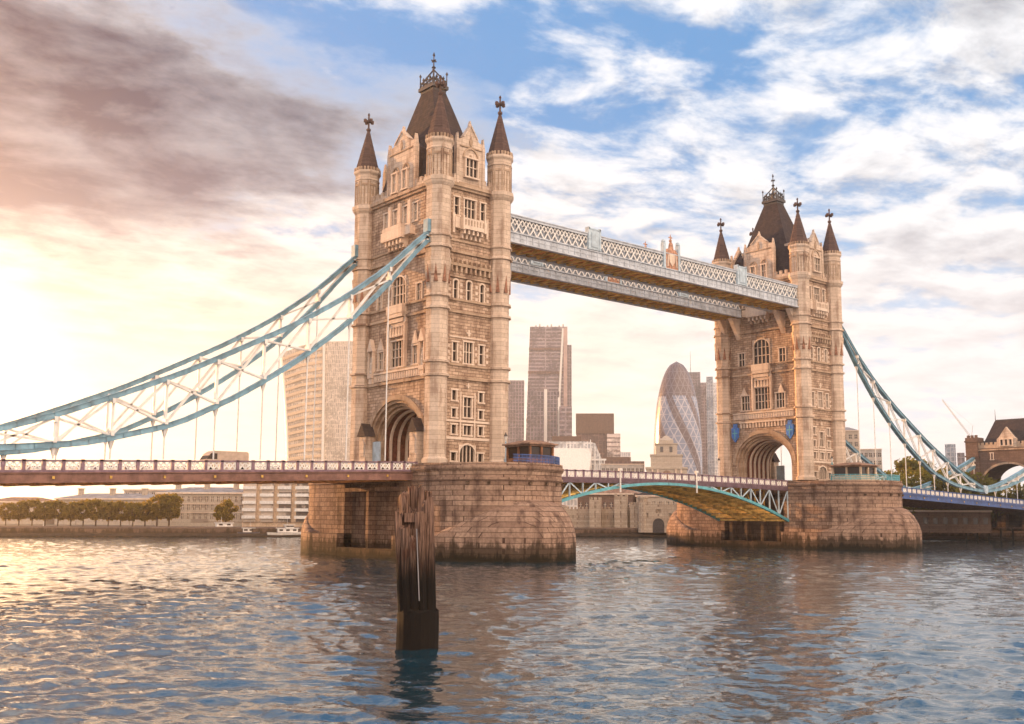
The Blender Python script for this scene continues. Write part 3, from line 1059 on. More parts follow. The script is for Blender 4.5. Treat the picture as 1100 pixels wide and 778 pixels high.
        for u in (-2.4, 0, 2.4):
            mb.fbox(F, u - .3, u + .3, 0, .35, 44.3, 48.4)
        mb.build('balcony', 'pale_stone', th)
        gable(th, F, 3.0, 58.8, 56.9, [(-1.25, 50.3, 1.0, 2.6, 2), (1.25, 50.3, 1.0, 2.6, 2)], kind)
    # ---- road passage
    mb = MB()
    vi = archpts(5.2, 15.2, 19.75, 24)
    for k in range(24):
        (ua, za), (ub, zb) = vi[k], vi[k + 1]
        mb.quad((X - 3.6, ua, za), (X + 3.6, ua, za), (X + 3.6, ub, zb), (X - 3.6, ub, zb))
    for s in (-1, 1):
        mb.quad((X - 3.6, s * 5.2, Z0), (X + 3.6, s * 5.2, Z0), (X + 3.6, s * 5.2, 15.2), (X - 3.6, s * 5.2, 15.2))
    mb.build('passage_vault', 'vault_brick', th)
    for xx in (-2.7, -1.35, 0, 1.35, 2.7):
        mb = MB()
        po = archpts(5.19, 15.2, 19.74, 24); pi_ = archpts(4.9, 15.2, 19.45, 24)
        for k in range(24):
            F_ = lambda u, w, z: (X + xx + w, u, z)
            mb.extr(F_, [po[k], po[k + 1], pi_[k + 1], pi_[k]], -.16, .16)
        for s in (-1, 1):
            mb.box(X + xx - .16, X + xx + .16, s * 4.9, s * 5.19, Z0, 15.2)
        mb.build('vault_rib', 'pale_stone', th)
    # ---- string courses round the walls
    for z, h_, d in ((23.2, .35, .32), (24.98, .30, .25), (32.05, .35, .30), (33.7, .30, .25), (40.2, .35, .32), (42.35 - .6, .3, .26), (49.0, .35, .35), (49.35, .45, .6)):
        mb = MB()
        for F, hw in ((FS, AX), (FN, AX), (FW, AY), (FE, AY)):
            mb.fbox(F, -hw + .9, hw - .9, -.05, d, z, z + h_)
        mb.build('string_course', 'trim_stone', th)
    # ---- corner turrets
    for sx in (-1, 1):
        for sy in (-1, 1):
            cx_, cy_ = X + sx * AX, sy * AY
            pr = [(1.75, Z0), (1.75, 12.5), (1.5, 12.8)]
            for z in (23.2, 24.98, 32.05, 33.7):
                pr += [(1.5, z - .02), (1.82, z + .06), (1.82, z + .32), (1.5, z + .42)]
            pr += [(1.5, 35.0), (1.85, 38.9), (1.68, 39.0), (1.68, 40.18), (1.98, 40.26), (1.98, 40.5), (1.68, 40.62), (1.68, 41.73), (1.92, 41.8), (1.92, 42.0), (1.68, 42.1),
                   (1.68, 48.6), (1.95, 48.95), (2.1, 49.3), (2.1, 49.75), (1.72, 49.9), (1.72, 53.6), (1.84, 53.65), (1.84, 53.85), (1.76, 53.9), (1.76, 54.4), (2.0, 54.8), (2.0, 55.1), (1.85, 55.12), (1.85, 55.15), (1.0, 55.2)]
            mb = MB()
            mb.lathe(cx_, cy_, pr, 8, math.pi / 8)
            tu = mb.build('turret', 'turret_stone', th)
            mb = MB()
            for k in range(8):
                a = math.pi / 4 * k
                nx, ny = math.cos(a), math.sin(a)
                Ft = frame(cx_ + nx * 1.72 * math.cos(math.pi / 8), cy_ + ny * 1.72 * math.cos(math.pi / 8), -ny, nx, nx, ny)
                for u in (-.5, .5):
                    mb.fbox(Ft, u - .07, u + .07, -.02, .09, 50.0, 53.5)
                mb.fbox(Ft, -.07, .07, -.02, .07, 50.0, 52.8)
                mb.fbox(Ft, -.55, .55, -.02, .10, 52.8, 53.1)
                Fd = frame(cx_ + nx * 2.0 * math.cos(math.pi / 8), cy_ + ny * 2.0 * math.cos(math.pi / 8), -ny, nx, nx, ny)
                for u in (-.5, 0, .5):
                    mb.fbox(Fd, u - .13, u + .13, -.25, 0.0, 55.1, 55.6)
                # gothic spikes where the shaft corbels out
                Fl = frame(cx_ + nx * 1.52 * math.cos(math.pi / 8), cy_ + ny * 1.52 * math.cos(math.pi / 8), -ny, nx, nx, ny)
            mb.build('blind_tracery', 'trim_stone', tu)
            mb = MB()
            for k in range(8):
                a = math.pi / 4 * k
                nx, ny = math.cos(a), math.sin(a)
                rr_ = 1.62 * math.cos(math.pi / 8)
                Fl = frame(cx_ + nx * rr_, cy_ + ny * rr_, -ny, nx, nx, ny)
                mb.extr(Fl, [(-.28, 35.6), (.28, 35.6), (0, 38.2)], -.1, .14)
            mb.build('spike_carving', 'spike_stone', tu)
            mb = MB()
            pr = [(1.72, 55.16)]
            for k in range(1, 9):
                z = 55.2 + 6.3 * k / 8
                r = 1.62 * (1 - k / 8) + .16
                pr += [(r + .05, z - .08), (r + .05, z)]
            mb.lathe(cx_, cy_, pr, 8, math.pi / 8)
            spn = mb.build('spire', 'spire_stone', tu)
            mb = MB()
            mb.lathe(cx_, cy_, [(.2, 61.4), (.34, 61.6), (.34, 61.8), (.14, 62.0), (.12, 63.9), (.2, 64.0), (.05, 64.3)], 8)
            # cross faces along the arch wall
            mb.box(cx_ - .14, cx_ + .14, cy_ - .62, cy_ + .62, 62.85, 63.15)
            mb.box(cx_ - .62, cx_ + .62, cy_ - .14, cy_ + .14, 62.86, 63.14)
            for dx_, dy_ in ((.62, 0), (-.62, 0), (0, .62), (0, -.62)):
                mb.box(cx_ + dx_ - .17, cx_ + dx_ + .17, cy_ + dy_ - .17, cy_ + dy_ + .17, 62.75, 63.25)
            mb.build('finial', 'spire_stone', tu)
    # ---- battlements
    for F, hw, gw in ((FS, AX, 2.0), (FN, AX, 2.0), (FW, AY, 3.0), (FE, AY, 3.0)):
        for s in (-1, 1):
            mb = MB()
            a, b_ = gw, hw - 1.2
            mb.fbox(F, s * a, s * b_, -.4, .1, 49.7, 50.5)
            n = max(2, int((b_ - a) / .95))
            for k in range(n):
                u = a + (b_ - a) * (k + .5) / n
                mb.fbox(F, s * u - .27, s * u + .27, -.4, .1, 50.5, 51.15)
            mb.build('battlement', 'turret_stone', th)
    mb = MB()
    mb.box(X - AX + .3, X + AX - .3, -AY + .3, AY - .3, 49.0, 49.6)
    mb.build('roof_walk', 'roof_lead', th)
    # ---- main roof
    mb = MB()
    rings = []
    for z, hx, hy in ((49.6, 4.4, 7.4), (52.0, 4.0, 6.7), (55, 3.45, 5.6), (58.5, 2.75, 4.2), (62, 2.0, 2.95), (65.9, 1.12, 1.5)):
        rings.append([(X - hx, -hy, z), (X + hx, -hy, z), (X + hx, hy, z), (X - hx, hy, z)])
    mb.loft(rings)
    rf = mb.build('roof', 'slate', th)
    mb = MB()
    mb.box(X - 1.15, X + 1.15, -1.55, 1.55, 65.9, 66.3)
    mb.box(X - 1.4, X + 1.4, -1.8, 1.8, 66.3, 66.8)
    mb.build('roof_platform', 'dark_iron', rf)
    mb = MB()
    for px_, py_ in [(a_ * .6, b_ * .8) for a_ in (-2, -1, 0, 1, 2) for b_ in (-2, -1, 0, 1, 2) if abs(a_) == 2 or abs(b_) == 2]:
        tall = 1.9 if abs(px_) > 1.1 and abs(py_) > 1.5 else 1.1
        mb.rod((X + px_, py_, 66.8), (X + px_, py_, 66.8 + tall), .10, .07, 6)
        mb.lathe(X + px_, py_, [(.04, 66.5 + tall), (.20, 66.8 + tall), (.03, 67.15 + tall)], 6)
    for a, b_ in (((-1.2, -1.6), (1.2, -1.6)), ((1.2, -1.6), (1.2, 1.6)), ((1.2, 1.6), (-1.2, 1.6)), ((-1.2, 1.6), (-1.2, -1.6))):
        for z in (67.0, 67.3, 67.62):
            mb.bar((X + a[0], a[1], z), (X + b_[0], b_[1], z), .07, .12)
    for sx in (-1, 1):
        for sy in (-1, 1):
            mb.bar((X + sx * 1.1, sy * 1.5, 67.5), (X, 0, 69.6), .12, .2)
            mb.bar((X + sx * 1.1, sy * 1.5, 66.9), (X, 0, 68.6), .12, .2)
    mb.lathe(X, 0, [(.3, 66.8), (.22, 68.0), (.4, 68.2), (.14, 68.5), (.12, 69.7), (.34, 69.9), (.1, 70.2), (.08, 71.6), (.2, 71.8), (.03, 72.3)], 8)
    mb.box(X - .06, X + .06, -.45, .45, 70.85, 71.05); mb.box(X - .45, X + .45, -.06, .06, 70.86, 71.04)
    mb.build('cresting', 'gold' if False else 'dark_iron', rf)
    # chimney stacks beside the gables
    for sy in (-1, 1):
        mb = MB()
        mb.box(X - 3.2, X - 2.4, sy * 5.0 - .45, sy * 5.0 + .45, 50.5, 56.3)
        mb.box(X - 3.3, X - 2.3, sy * 5.0 - .55, sy * 5.0 + .55, 56.3, 56.7)
        mb.build('chimney', 'turret_stone', th)
    return th


def gable(th, F, hw, zp, zsh, wins, kind):
    mb = MB()
    poly = [(-hw, 49.7), (hw, 49.7), (hw, zsh), (hw * .78, zsh + .15), (hw * .55, zsh + .5), (.12, zp), (-.12, zp), (-hw * .55, zsh + .5), (-hw * .78, zsh + .15), (-hw, zsh)]
    mb.extr(F, poly, -.6, .05)
    # coping and flanking piers
    for s in (-1, 1):
        mb.fbox(F, s * hw, s * (hw + .45), -.5, .18, 49.7, zsh - .6)
        mb.extr(F, [(s * (hw - .05), zsh - .6), (s * (hw + .5), zsh - .6), (s * (hw + .22), zsh + .9)], -.4, .1)
        mb.bar(F(s * hw * .6, -.25, zsh + .45), F(0, -.25, zp + .15), .85, .2, (0, 0, 1))
    mb.extr(F, [(-.2, zp - .1), (.2, zp - .1), (.2, zp + .35), (0, zp + .95), (-.2, zp + .35)], -.45, -.05)
    g = mb.build('gable', 'turret_stone', th)
    mb = MB()
    mb.fbox(F, -hw + .1, hw - .1, .05, .16, 49.9, 50.15)
    mb.fbox(F, -hw + .1, hw - .1, .05, .18, zsh - 1.0, zsh - .8)
    for u, z0, w, h, l in wins:
        n = 8
        w2 = w / 2 + .18
        a_ = [(w2 * math.cos(math.pi * k / n), z0 + h + .1 + (w2 * 1.15) * math.sin(math.pi * k / n)) for k in range(n + 1)]
        b2 = [((w2 + .2) * math.cos(math.pi * k / n), z0 + h + .1 + (w2 * 1.15 + .22) * math.sin(math.pi * k / n)) for k in range(n + 1)]
        for k in range(n):
            mb.extr(F, [(u + a_[k][0], a_[k][1]), (u + a_[k + 1][0], a_[k + 1][1]), (u + b2[k + 1][0], b2[k + 1][1]), (u + b2[k][0], b2[k][1])], .05, .22)
        mb.lathe(F(u, .02, 0)[0], F(u, .02, 0)[1], [(.05, z0 + h + .25), (.22, z0 + h + .4), (.22, z0 + h + .6), (.05, z0 + h + .75)], 8)
    mb.extr(F, [(-.12, zsh - .7), (.12, zsh - .7), (.3, zsh), (0, zsh + .7), (-.3, zsh)], .05, .2)
    mb.build('gable_tracery', 'trim_stone', g)
    for u, z0, w, h, l in wins:
        window(lambda_frame(F, .36), th, u, z0, w, h, l, False, 1)
    # little roof running back into the main roof
    mb = MB()
    dep = 3.6 if hw < 2.5 else 3.4
    mb.extr(F, [(-hw + .15, 49.7), (hw - .15, 49.7), (hw - .15, zsh - .7), (0, zp - .5), (-hw + .15, zsh - .7)], -dep, -.601)
    mb.build('gable_roof', 'slate', g)


def lambda_frame(F, w0):
    def G(u, w, z):
        return F(u, w + w0, z)
    G.n = F.n
    G.rot = F.rot
    return G


tower(0, 'nearer gothic stone tower with two-turret arch face, left of the two', 'shore')
tower(SP, 'farther gothic stone tower with blue shields beside its arch', 'channel')


# ------------------------------------------------------------------ suspended chains
UP = [(5.6, 43.3), (8.4, 40.9), (12.8, 36.6), (19.3, 31.6), (26, 27.4), (33, 23.7), (39, 20.6), (45.2, 17.9), (52, 15.1), (58.5, 13.0), (62.5, 11.95)]
LO = [(5.6, 42.3), (8.8, 39.4), (13.3, 33.9), (19.1, 28.2), (25.7, 23.0), (32.5, 18.6), (39.7, 14.9), (48.7, 12.5), (56, 11.7), (62.5, 11.35)]
UP2 = [(62.5, 11.95), (68, 12.6), (73.6, 13.9), (83.2, 16.6), (91, 19.0), (98, 21.3)]
LO2 = [(62.5, 11.35), (68, 11.7), (73, 12.5), (83, 14.7), (91, 16.9), (98, 19.2)]


def itp(T, d):
    return float(np.interp(d, [a for a, _ in T], [b_ for _, b_ in T]))


def smooth_itp(T, d):
    return (itp(T, d - 1.4) + itp(T, d) + itp(T, d + 1.4)) / 3 if T[0][0] + 1.5 < d < T[-1][0] - 1.5 else itp(T, d)


def chain(X, sgn, Y, label):
    th = thing('suspension_chain', label, 'bridge chain', (X + sgn * 5.6, Y, 42.8), 0, 'stiffened suspension chains of the side spans')
    P = lambda d, z, dy=0: (X + sgn * d, Y + dy, z)
    for U, L_, nodes in ((UP, LO, list(np.linspace(7.2, 57.6, 10)) + [62.5]), (UP2, LO2, [62.5, 68, 73.5, 79, 84.5, 90, 95.5])):
        du = np.linspace(U[0][0], U[-1][0], 34 if U is UP else 16)
        for T, nm in ((U, 'upper_chord'), (L_, 'lower_chord')):
            mb = MB()
            for a, b_ in zip(du[:-1], du[1:]):
                za, zb = smooth_itp(T, a), smooth_itp(T, b_)
                mb.bar(P(a - .03, za), P(b_ + .03, zb), .62, .52)
                mb.bar(P(a - .03, za + .29), P(b_ + .03, zb + .29), .82, .06)
                mb.bar(P(a - .03, za - .29), P(b_ + .03, zb - .29), .82, .06)
            mb.build(nm, 'chain_blue', th)
        mb = MB()
        for i, d in enumerate(nodes):
            zu, zl = smooth_itp(U, d), smooth_itp(L_, d)
            if zu - zl > 1.0:
                mb.bar(P(d, zl + .25), P(d, zu - .25), .3, .26)
                mb.bar(P(d, zl + .2), P(d, zl + .75), .34, .9)
                mb.bar(P(d, zu - .75), P(d, zu - .2), .34, .9)
            if i + 1 < len(nodes):
                e = nodes[i + 1]
                zue, zle = smooth_itp(U, e), smooth_itp(L_, e)
                for o_ in (-.16, .16):
                    if zu - zl > .9:
                        mb.bar(P(d, zu - .3, o_), P(e, zle + .3, o_), .09, .22)
                    if (zue - zle > .9 and zu - zl > .3):
                        mb.bar(P(d, zl + .3, -o_), P(e, zue - .3, -o_), .09, .2)
        mb.build('bracing', 'white_paint', th)
        for d in nodes:
            mb = MB()
            zl = smooth_itp(L_, d)
            zb = deckz(d) + .1
            if zl - zb > 1.2 and d > 9:
                mb.rod(P(d, zl - .2), P(d, zb), .085, .085, 6)
                mb.rod(P(d, zl - .25), P(d, zl - 1.1), .34, .12, 6)
            if mb.v:
                mb.build('hanger', 'white_paint', th)
    mb = MB()
    c0, c1_ = Vector(P(62.5, 11.65, -.62)), Vector(P(62.5, 11.65, .62))
    mb.rod(c0, c1_, .95, .95, 16)
    mb.rod(c0 - Vector((0, .08, 0)), c1_ + Vector((0, .08, 0)), .45, .45, 12)
    mb.build('pin_joint', 'pale_blue_paint', th)
    mb = MB()
    mb.box(X + sgn * 5.0, X + sgn * 7.3, Y - .5, Y + .5, 42.2, 43.9)
    mb.build('saddle', 'chain_blue', th)
    return th


def deckz(d):
    """level of the parapet top of a side span at distance d from its tower"""
    return 12.05 - .0335 * max(0, d - 10)


chain(0, -1, -8.9, 'near blue and white truss chain sloping left from the near tower')
chain(0, -1, 8.9, 'back truss chain sloping left from behind the near tower')
chain(SP, 1, -8.9, 'near blue truss chain sloping right from the far tower')
chain(SP, 1, 8.9, 'back truss chain seen behind the right hand span')


# ------------------------------------------------------------------ decks and parapets
def parapet(th, path, Y, face, step=1.72, cols=('parapet_mauve', 'white_paint')):
    """path: function X -> z of the parapet top; panels of crossed bars between posts"""
    x0, x1, zf = path
    n = max(1, int(round(abs(x1 - x0) / step)))
    a = MB(); b_ = MB()
    for k in range(n):
        xa, xb = x0 + (x1 - x0) * k / n, x0 + (x1 - x0) * (k + 1) / n
        za, zb = zf(xa), zf(xb)
        a.bar((xa, Y, za - .08), (xb, Y, zb - .08), .26, .16)
        a.bar((xa, Y, za - 1.12), (xb, Y, zb - 1.12), .24, .22)
        a.box(xa - .17, xa + .17, Y - .13, Y + .13, za - 1.1, za + .06)
        m = .26
        dx_ = (xb - xa)
        ua, ub = xa + dx_ * .14, xb - dx_ * .14
        mid = (ua + ub) / 2
        zl = za - .98; zh = za - .2
        zl2 = zb - .98; zh2 = zb - .2
        for p, q in ((ua, mid), (mid, ub)):
            b_.bar((p, Y, zl), (q, Y, zh), .09, .15)
            b_.bar((p, Y + .01, zh), (q, Y + .01, zl), .09, .15)
        b_.bar((ua, Y, zh + .03), (ub, Y, zh2 + .03), .1, .08)
        b_.bar((ua, Y, zl - .03), (ub, Y, zl2 - .03), .1, .08)
        b_.box(ua - .05, ua + .05, Y - .05, Y + .05, zl, zh)
        b_.box(ub - .05, ub + .05, Y - .05, Y + .05, zl, zh)
        b_.box(mid - .04, mid + .04, Y - .045, Y + .045, zl, zh)
    pr = a.build('parapet', cols[0], th)
    b_.build('lattice_panel', cols[1], pr)


def side_deck(X, sgn, label, cols):
    th = thing('bridge_deck', label, 'bridge deck', (X + sgn * 9, 0, 11), 0, 'suspended side spans')
    d0, d1 = 8.4, 103.0
    zf = lambda x: deckz(abs(x - X))
    for Y in (-9.3, 9.3):
        parapet(th, (X + sgn * d0, X + sgn * d1, zf), Y, 0, 1.85, cols[:2])
        mb = MB()
        n = 24
        for k in range(n):
            a, b_ = d0 + (d1 - d0) * k / n, d0 + (d1 - d0) * (k + 1) / n
            za, zb = deckz(a), deckz(b_)
            xa, xb = X + sgn * a, X + sgn * b_
            mb.bar((xa, Y, za - 1.72), (xb, Y, zb - 1.72), .32, .95)
            mb.bar((xa, Y, za - 1.3), (xb, Y, zb - 1.3), .62, .10)
            mb.bar((xa, Y, za - 2.2), (xb, Y, zb - 2.2), .7, .14)
            mb.bar((xa, Y - math.copysign(.02, Y), za - 2.0), (xa, Y, za - 1.4), .45, .12)
        g_ = mb.build('edge_girder', cols[2], th)
        for k in range(int((d1 - d0) / 5.6)):
            mb = MB()
            d = 12.8 + 5.6 * k
            if d > d1 - 1:
                break
            mb.box(X + sgn * d - .12, X + sgn * d + .12, Y + math.copysign(.17, Y), Y + math.copysign(.3, Y), deckz(d) - 1.9, deckz(d) - 1.62)
            mb.build('girder_boss', 'gold', g_)
    mb = MB()
    mb.hexa([(X + sgn * d0, -9.1, deckz(d0) - 1.5), (X + sgn * d1, -9.1, deckz(d1) - 1.5), (X + sgn * d1, 9.1, deckz(d1) - 1.5), (X + sgn * d0, 9.1, deckz(d0) - 1.5),
             (X + sgn * d0, -9.1, deckz(d0) - 1.15), (X + sgn * d1, -9.1, deckz(d1) - 1.15), (X + sgn * d1, 9.1, deckz(d1) - 1.15), (X + sgn * d0, 9.1, deckz(d0) - 1.15)])
    mb.build('road_surface', 'asphalt', th)
    mb = MB()
    d = 9.6
    while d < d1:
        z = deckz(d)
        mb.box(X + sgn * d - .22, X + sgn * d + .22, -8.95, 8.95, z - 2.35, z - 1.52)
        d += 2.8
    for Y in (-6, -2, 2, 6):
        mb.bar((X + sgn * d0, Y, deckz(d0) - 1.9), (X + sgn * d1, Y, deckz(d1) - 1.9), .2, .6)
    mb.build('cross_girder', 'soffit_rust' if sgn < 0 else 'soffit_dark', th)
    return th


side_deck(0, -1, 'suspended road deck with mauve parapet left of the near tower', ('parapet_mauve', 'white_paint', 'deck_maroon'))
side_deck(SP, 1, 'suspended road deck with deep blue parapet right of the far tower', ('deck_blue', 'white_paint', 'deck_blue'))


def ctop(x):
    return 11.85 + .35 * (1 - ((x - SP / 2) / 32.0) ** 2)


def carch(x):
    return 5.3 + 5.2 * (1 - (abs(x - SP / 2) / 30.5) ** 2)


def leaf(x0, x1, label):
    th = thing('bascule_leaf', label, 'bascule', (x0, 0, 8), 0, 'lifting leaves of the centre span')
    for Y in (-7.6, 7.6):
        parapet(th, (x0, x1, ctop), Y, 0, 1.66, ('parapet_mauve', 'white_paint'))
    s = 1 if x1 > x0 else -1
    n = 12
    xs = [x0 + (x1 - x0) * k / n for k in range(n + 1)]
    for i, Y in enumerate((-7.6, -2.6, 2.6, 7.6)):
        outer = abs(Y) > 7
        ch = MB(); web = MB(); tp = MB()
        for k in range(n):
            a, b_ = xs[k], xs[k + 1]
            ca, cb = carch(a), carch(b_)
            ch.bar((a, Y, ca), (b_, Y, cb), .5, .42)
            ta, tb = ctop(a) - 1.45, ctop(b_) - 1.45
            tp.bar((a, Y, ta), (b_, Y, tb), .34, .75)
            if ta - ca > .7:
                web.bar((a, Y, ca), (a, Y, ta - .3), .16, .22)
                (web.bar((a, Y, ca), (b_, Y, tb - .3), .12, .2) if k % 2 else web.bar((a, Y, ta - .3), (b_, Y, cb), .12, .2))
        ch.build('curved_chord', 'teal_paint' if outer else 'soffit_lit_gold', th)
        tp.build('edge_girder', 'centre_girder' if outer else 'soffit_lit_gold', th)
        web.build('bracing', 'pale_blue_paint' if outer else 'soffit_lit_gold', th)
    mb = MB()
    for k in range(n * 2 + 1):
        x = x0 + (x1 - x0) * k / (n * 2)
        c_ = carch(x)
        mb.box(x - .12, x + .12, -7.35, 7.35, c_ - .12, c_ + .32 if k % 2 else c_ + .2)
    mb.build('cross_girder', 'soffit_lit_gold', th)
    mb = MB()
    for k in range(n):
        a, b_ = xs[k], xs[k + 1]
        if a > b_:
            a, b_ = b_, a
        mb.hexa([(a, -7.4, ctop(a) - 1.5), (b_, -7.4, ctop(b_) - 1.5), (b_, 7.4, ctop(b_) - 1.5), (a, 7.4, ctop(a) - 1.5),
                 (a, -7.4, ctop(a) - 1.2), (b_, -7.4, ctop(b_) - 1.2), (b_, 7.4, ctop(b_) - 1.2), (a, 7.4, ctop(a) - 1.2)])
    mb.build('road_surface', 'deck_maroon', th)
    mb = MB()
    for k in range(n):
        a, b_ = xs[k], xs[k + 1]
        for Y in np.linspace(-7, 7, 15):
            za, zb = carch(a) + .35, carch(b_) + .35
            if abs((a + b_) / 2 - SP / 2) < 24:
                mb.bar((a, Y, min(za, ctop(a) - 1.6)), (b_, Y, min(zb, ctop(b_) - 1.6)), .30, .16)
    mb.build('soffit_plating', 'soffit_lit_gold', th)


leaf(9.2, SP / 2 - .06, 'lifting road span with teal chord beside the near pier')
leaf(SP - 9.2, SP / 2 + .06, 'lifting road span with teal chord and golden underside beside the far pier')
# the road on the pier between the spans
for X in (0, SP):
    mb = MB()
    for s in (-1, 1):
        mb.box(X + s * 5.3, X + s * 9.1, -7.2, 7.2, DK - .38, DK - .05)
    mb.box(X - 5.3, X + 5.3, -5.1, 5.1, DK - .38, DK - .05)
    struct(mb.build('road', 'asphalt', None, org=(X, 0, DK)))
    mb = MB()
    for s in (-1, 1):
        pts = [(X + 8.8 * math.cos(math.pi * k / 20), s * (14 + 8.8 * math.sin(math.pi * k / 20)), DK - .25) for k in range(21)]
        mb.add([(X, s * 7.2, DK - .25)] + [(X + 8.8, s * 7.2, DK - .25)] + pts + [(X - 8.8, s * 7.2, DK - .25)], [tuple(range(24))])
    struct(mb.build('pavement', 'pavement', None, org=(X, 0, DK)))


# ------------------------------------------------------------------ high-level walkways
def walkway(Y, label):
    th = thing('high_level_walkway', label, 'walkway', (SP / 2, Y, 43.2), 0, 'high level walkways between the towers')
    x0, x1 = AX + 1.2, SP - AX - 1.2
    hw = 2.7
    for s in (-1, 1):
        y = Y + s * hw
        mb = MB()
        mb.box(x0, x1, y - .12, y + .12, 43.45, 44.65)
        mb.box(x0, x1, y - .28, y + .28, 44.66, 44.82)
        mb.box(x0, x1, y - .32, y + .32, 43.25, 43.44)
        for k in range(60):
            x = x0 + (x1 - x0) * k / 59
            mb.box(x - .06, x + .06, y + s * .12, y + s * .2, 43.45, 44.65)
        mb.box(x0, x1, y + s * .12, y + s * .17, 44.0, 44.1)
        mb.build('lower_girder', 'walkway_paint', th)
        mb = MB()
        n = 50
        for k in range(n):
            a, b_ = x0 + (x1 - x0) * k / n, x0 + (x1 - x0) * (k + 1) / n
            mb.bar((a, y, 44.82), (b_, y, 46.85), .12, .20)
            mb.bar((a, y + .03, 46.85), (b_, y + .03, 44.82), .12, .20)
            mb.bar((a, y - .02, 45.8), (a + (b_ - a) / 2, y - .02, 46.85), .10, .12)
            mb.bar((a + (b_ - a) / 2, y - .02, 46.85), (b_, y - .02, 45.8), .10, .12)
        mb.build('side_lattice', 'white_paint', th)
        mb = MB()
        mb.box(x0, x1, y - .2, y + .2, 46.86, 47.2)
        mb.box(x0, x1, y - .3, y + .3, 47.2, 47.34)
        mb.build('upper_girder', 'walkway_paint', th)
        for xc in (23.3, 59.0):
            mb = MB()
            mb.box(xc - 1.15, xc + 1.15, y - .34, y + .34, 44.9, 47.95)
            mb.box(xc - 1.25, xc + 1.25, y - .4, y + .4, 47.95, 48.15)
            for dx_ in (-1.15, 1.15):
                mb.box(xc + dx_ - .16, xc + dx_ + .16, y - .4, y + .4, 44.85, 48.3)
            mb.box(xc - .7, xc + .7, y + s * .34, y + s * .42, 45.3, 47.5)
            mb.build('panel_box', 'pale_blue_paint', th)
        # crest at mid span
        xc = SP / 2 - .3
        for dx_ in (-1.75, 1.75):
            mb = MB()
            mb.box(xc + dx_ - .24, xc + dx_ + .24, y - .34, y + .34, 44.7, 48.9)
            mb.lathe(xc + dx_, y, [(.25, 48.9), (.38, 49.05), (.32, 49.35), (.1, 49.55)], 8)
            mb.build('crest_post', 'pale_blue_paint', th)
        mb = MB()
        Fy = frame(xc, y, 1, 0, 0, s)
        mb.extr(Fy, [(-1.5, 44.8), (1.5, 44.8), (1.5, 47.4), (1.1, 48.0), (.5, 48.1), (.3, 49.0), (0, 49.3), (-.3, 49.0), (-.5, 48.1), (-1.1, 48.0), (-1.5, 47.4)], -.1, .22)
        mb.lathe(xc, y, [(.1, 49.2), (.28, 49.5), (.1, 49.8), (.07, 50.4), (.02, 50.6)], 8)
        mb.box(xc - .4, xc + .4, y - .07, y + .07, 49.95, 50.12)
        crest = mb.build('crest', 'crest_paint', th)
        crest['label'] = 'carved coat of arms panel at mid span'
        mb = MB()
        mb.extr(Fy, [(-.7, 47.2), (-.62, 45.9), (0, 45.2), (.62, 45.9), (.7, 47.2)], .22, .36)
        for dx_ in (-1.05, 1.05):
            mb.rod((xc + dx_, y + s * .3, 45.1), (xc + dx_ * .85, y + s * .3, 47.0), .16, .12, 6)
        mb.build('shield', 'pale_stone', crest)
    mb = MB()
    mb.box(x0, x1, Y - hw + .1, Y + hw - .1, 43.9, 44.1)
    mb.build('floor_plate', 'soffit_rust', th)
    mb = MB()
    n = 34
    for k in range(n + 1):
        x = x0 + (x1 - x0) * k / n
        mb.box(x - .1, x + .1, Y - hw + .12, Y + hw - .12, 43.5, 43.88)
        if k < n:
            x2 = x0 + (x1 - x0) * (k + 1) / n
            mb.bar((x, Y - hw + .1, 43.46), (x2, Y + hw - .1, 43.46), .16, .14)
            mb.bar((x, Y + hw - .1, 43.42), (x2, Y - hw + .1, 43.42), .16, .14)
    mb.build('soffit_bracing', 'soffit_lit_gold', th)
    mb = MB()
    mb.loft([[(x0, Y - hw - .1, 47.35), (x1, Y - hw - .1, 47.35), (x1, Y + hw + .1, 47.35), (x0, Y + hw + .1, 47.35)],
             [(x0, Y - .3, 47.75), (x1, Y - .3, 47.75), (x1, Y + .3, 47.75), (x0, Y + .3, 47.75)]])
    mb.build('roof', 'walkway_roof', th)
    mb = MB()
    mb.box(x0, x1, Y - hw + .25, Y - hw + .3, 44.9, 46.8)
    mb.box(x0, x1, Y + hw - .3, Y + hw - .25, 44.9, 46.8)
    mb.build('glazing', 'sky_glass', th)
    for xe, s in ((x0, 1), (x1, -1)):
        mb = MB()
        for y in (Y - 1.4, Y + 1.4):
            mb.hexa([(xe - s * 1.2, y - .35, 39.2), (xe - s * .9, y - .35, 39.2), (xe - s * .9, y + .35, 39.2), (xe - s * 1.2, y + .35, 39.2),
                     (xe - s * 1.2, y - .45, 43.2), (xe + s * 1.6, y - .45, 43.2), (xe + s * 1.6, y + .45, 43.2), (xe - s * 1.2, y + .45, 43.2)])
        mb.build('bracket', 'pale_stone', th)


walkway(-6.5, 'near latticed high-level walkway joining the towers, crest at its middle')
walkway(6.5, 'back latticed high-level walkway seen below and behind the near one')


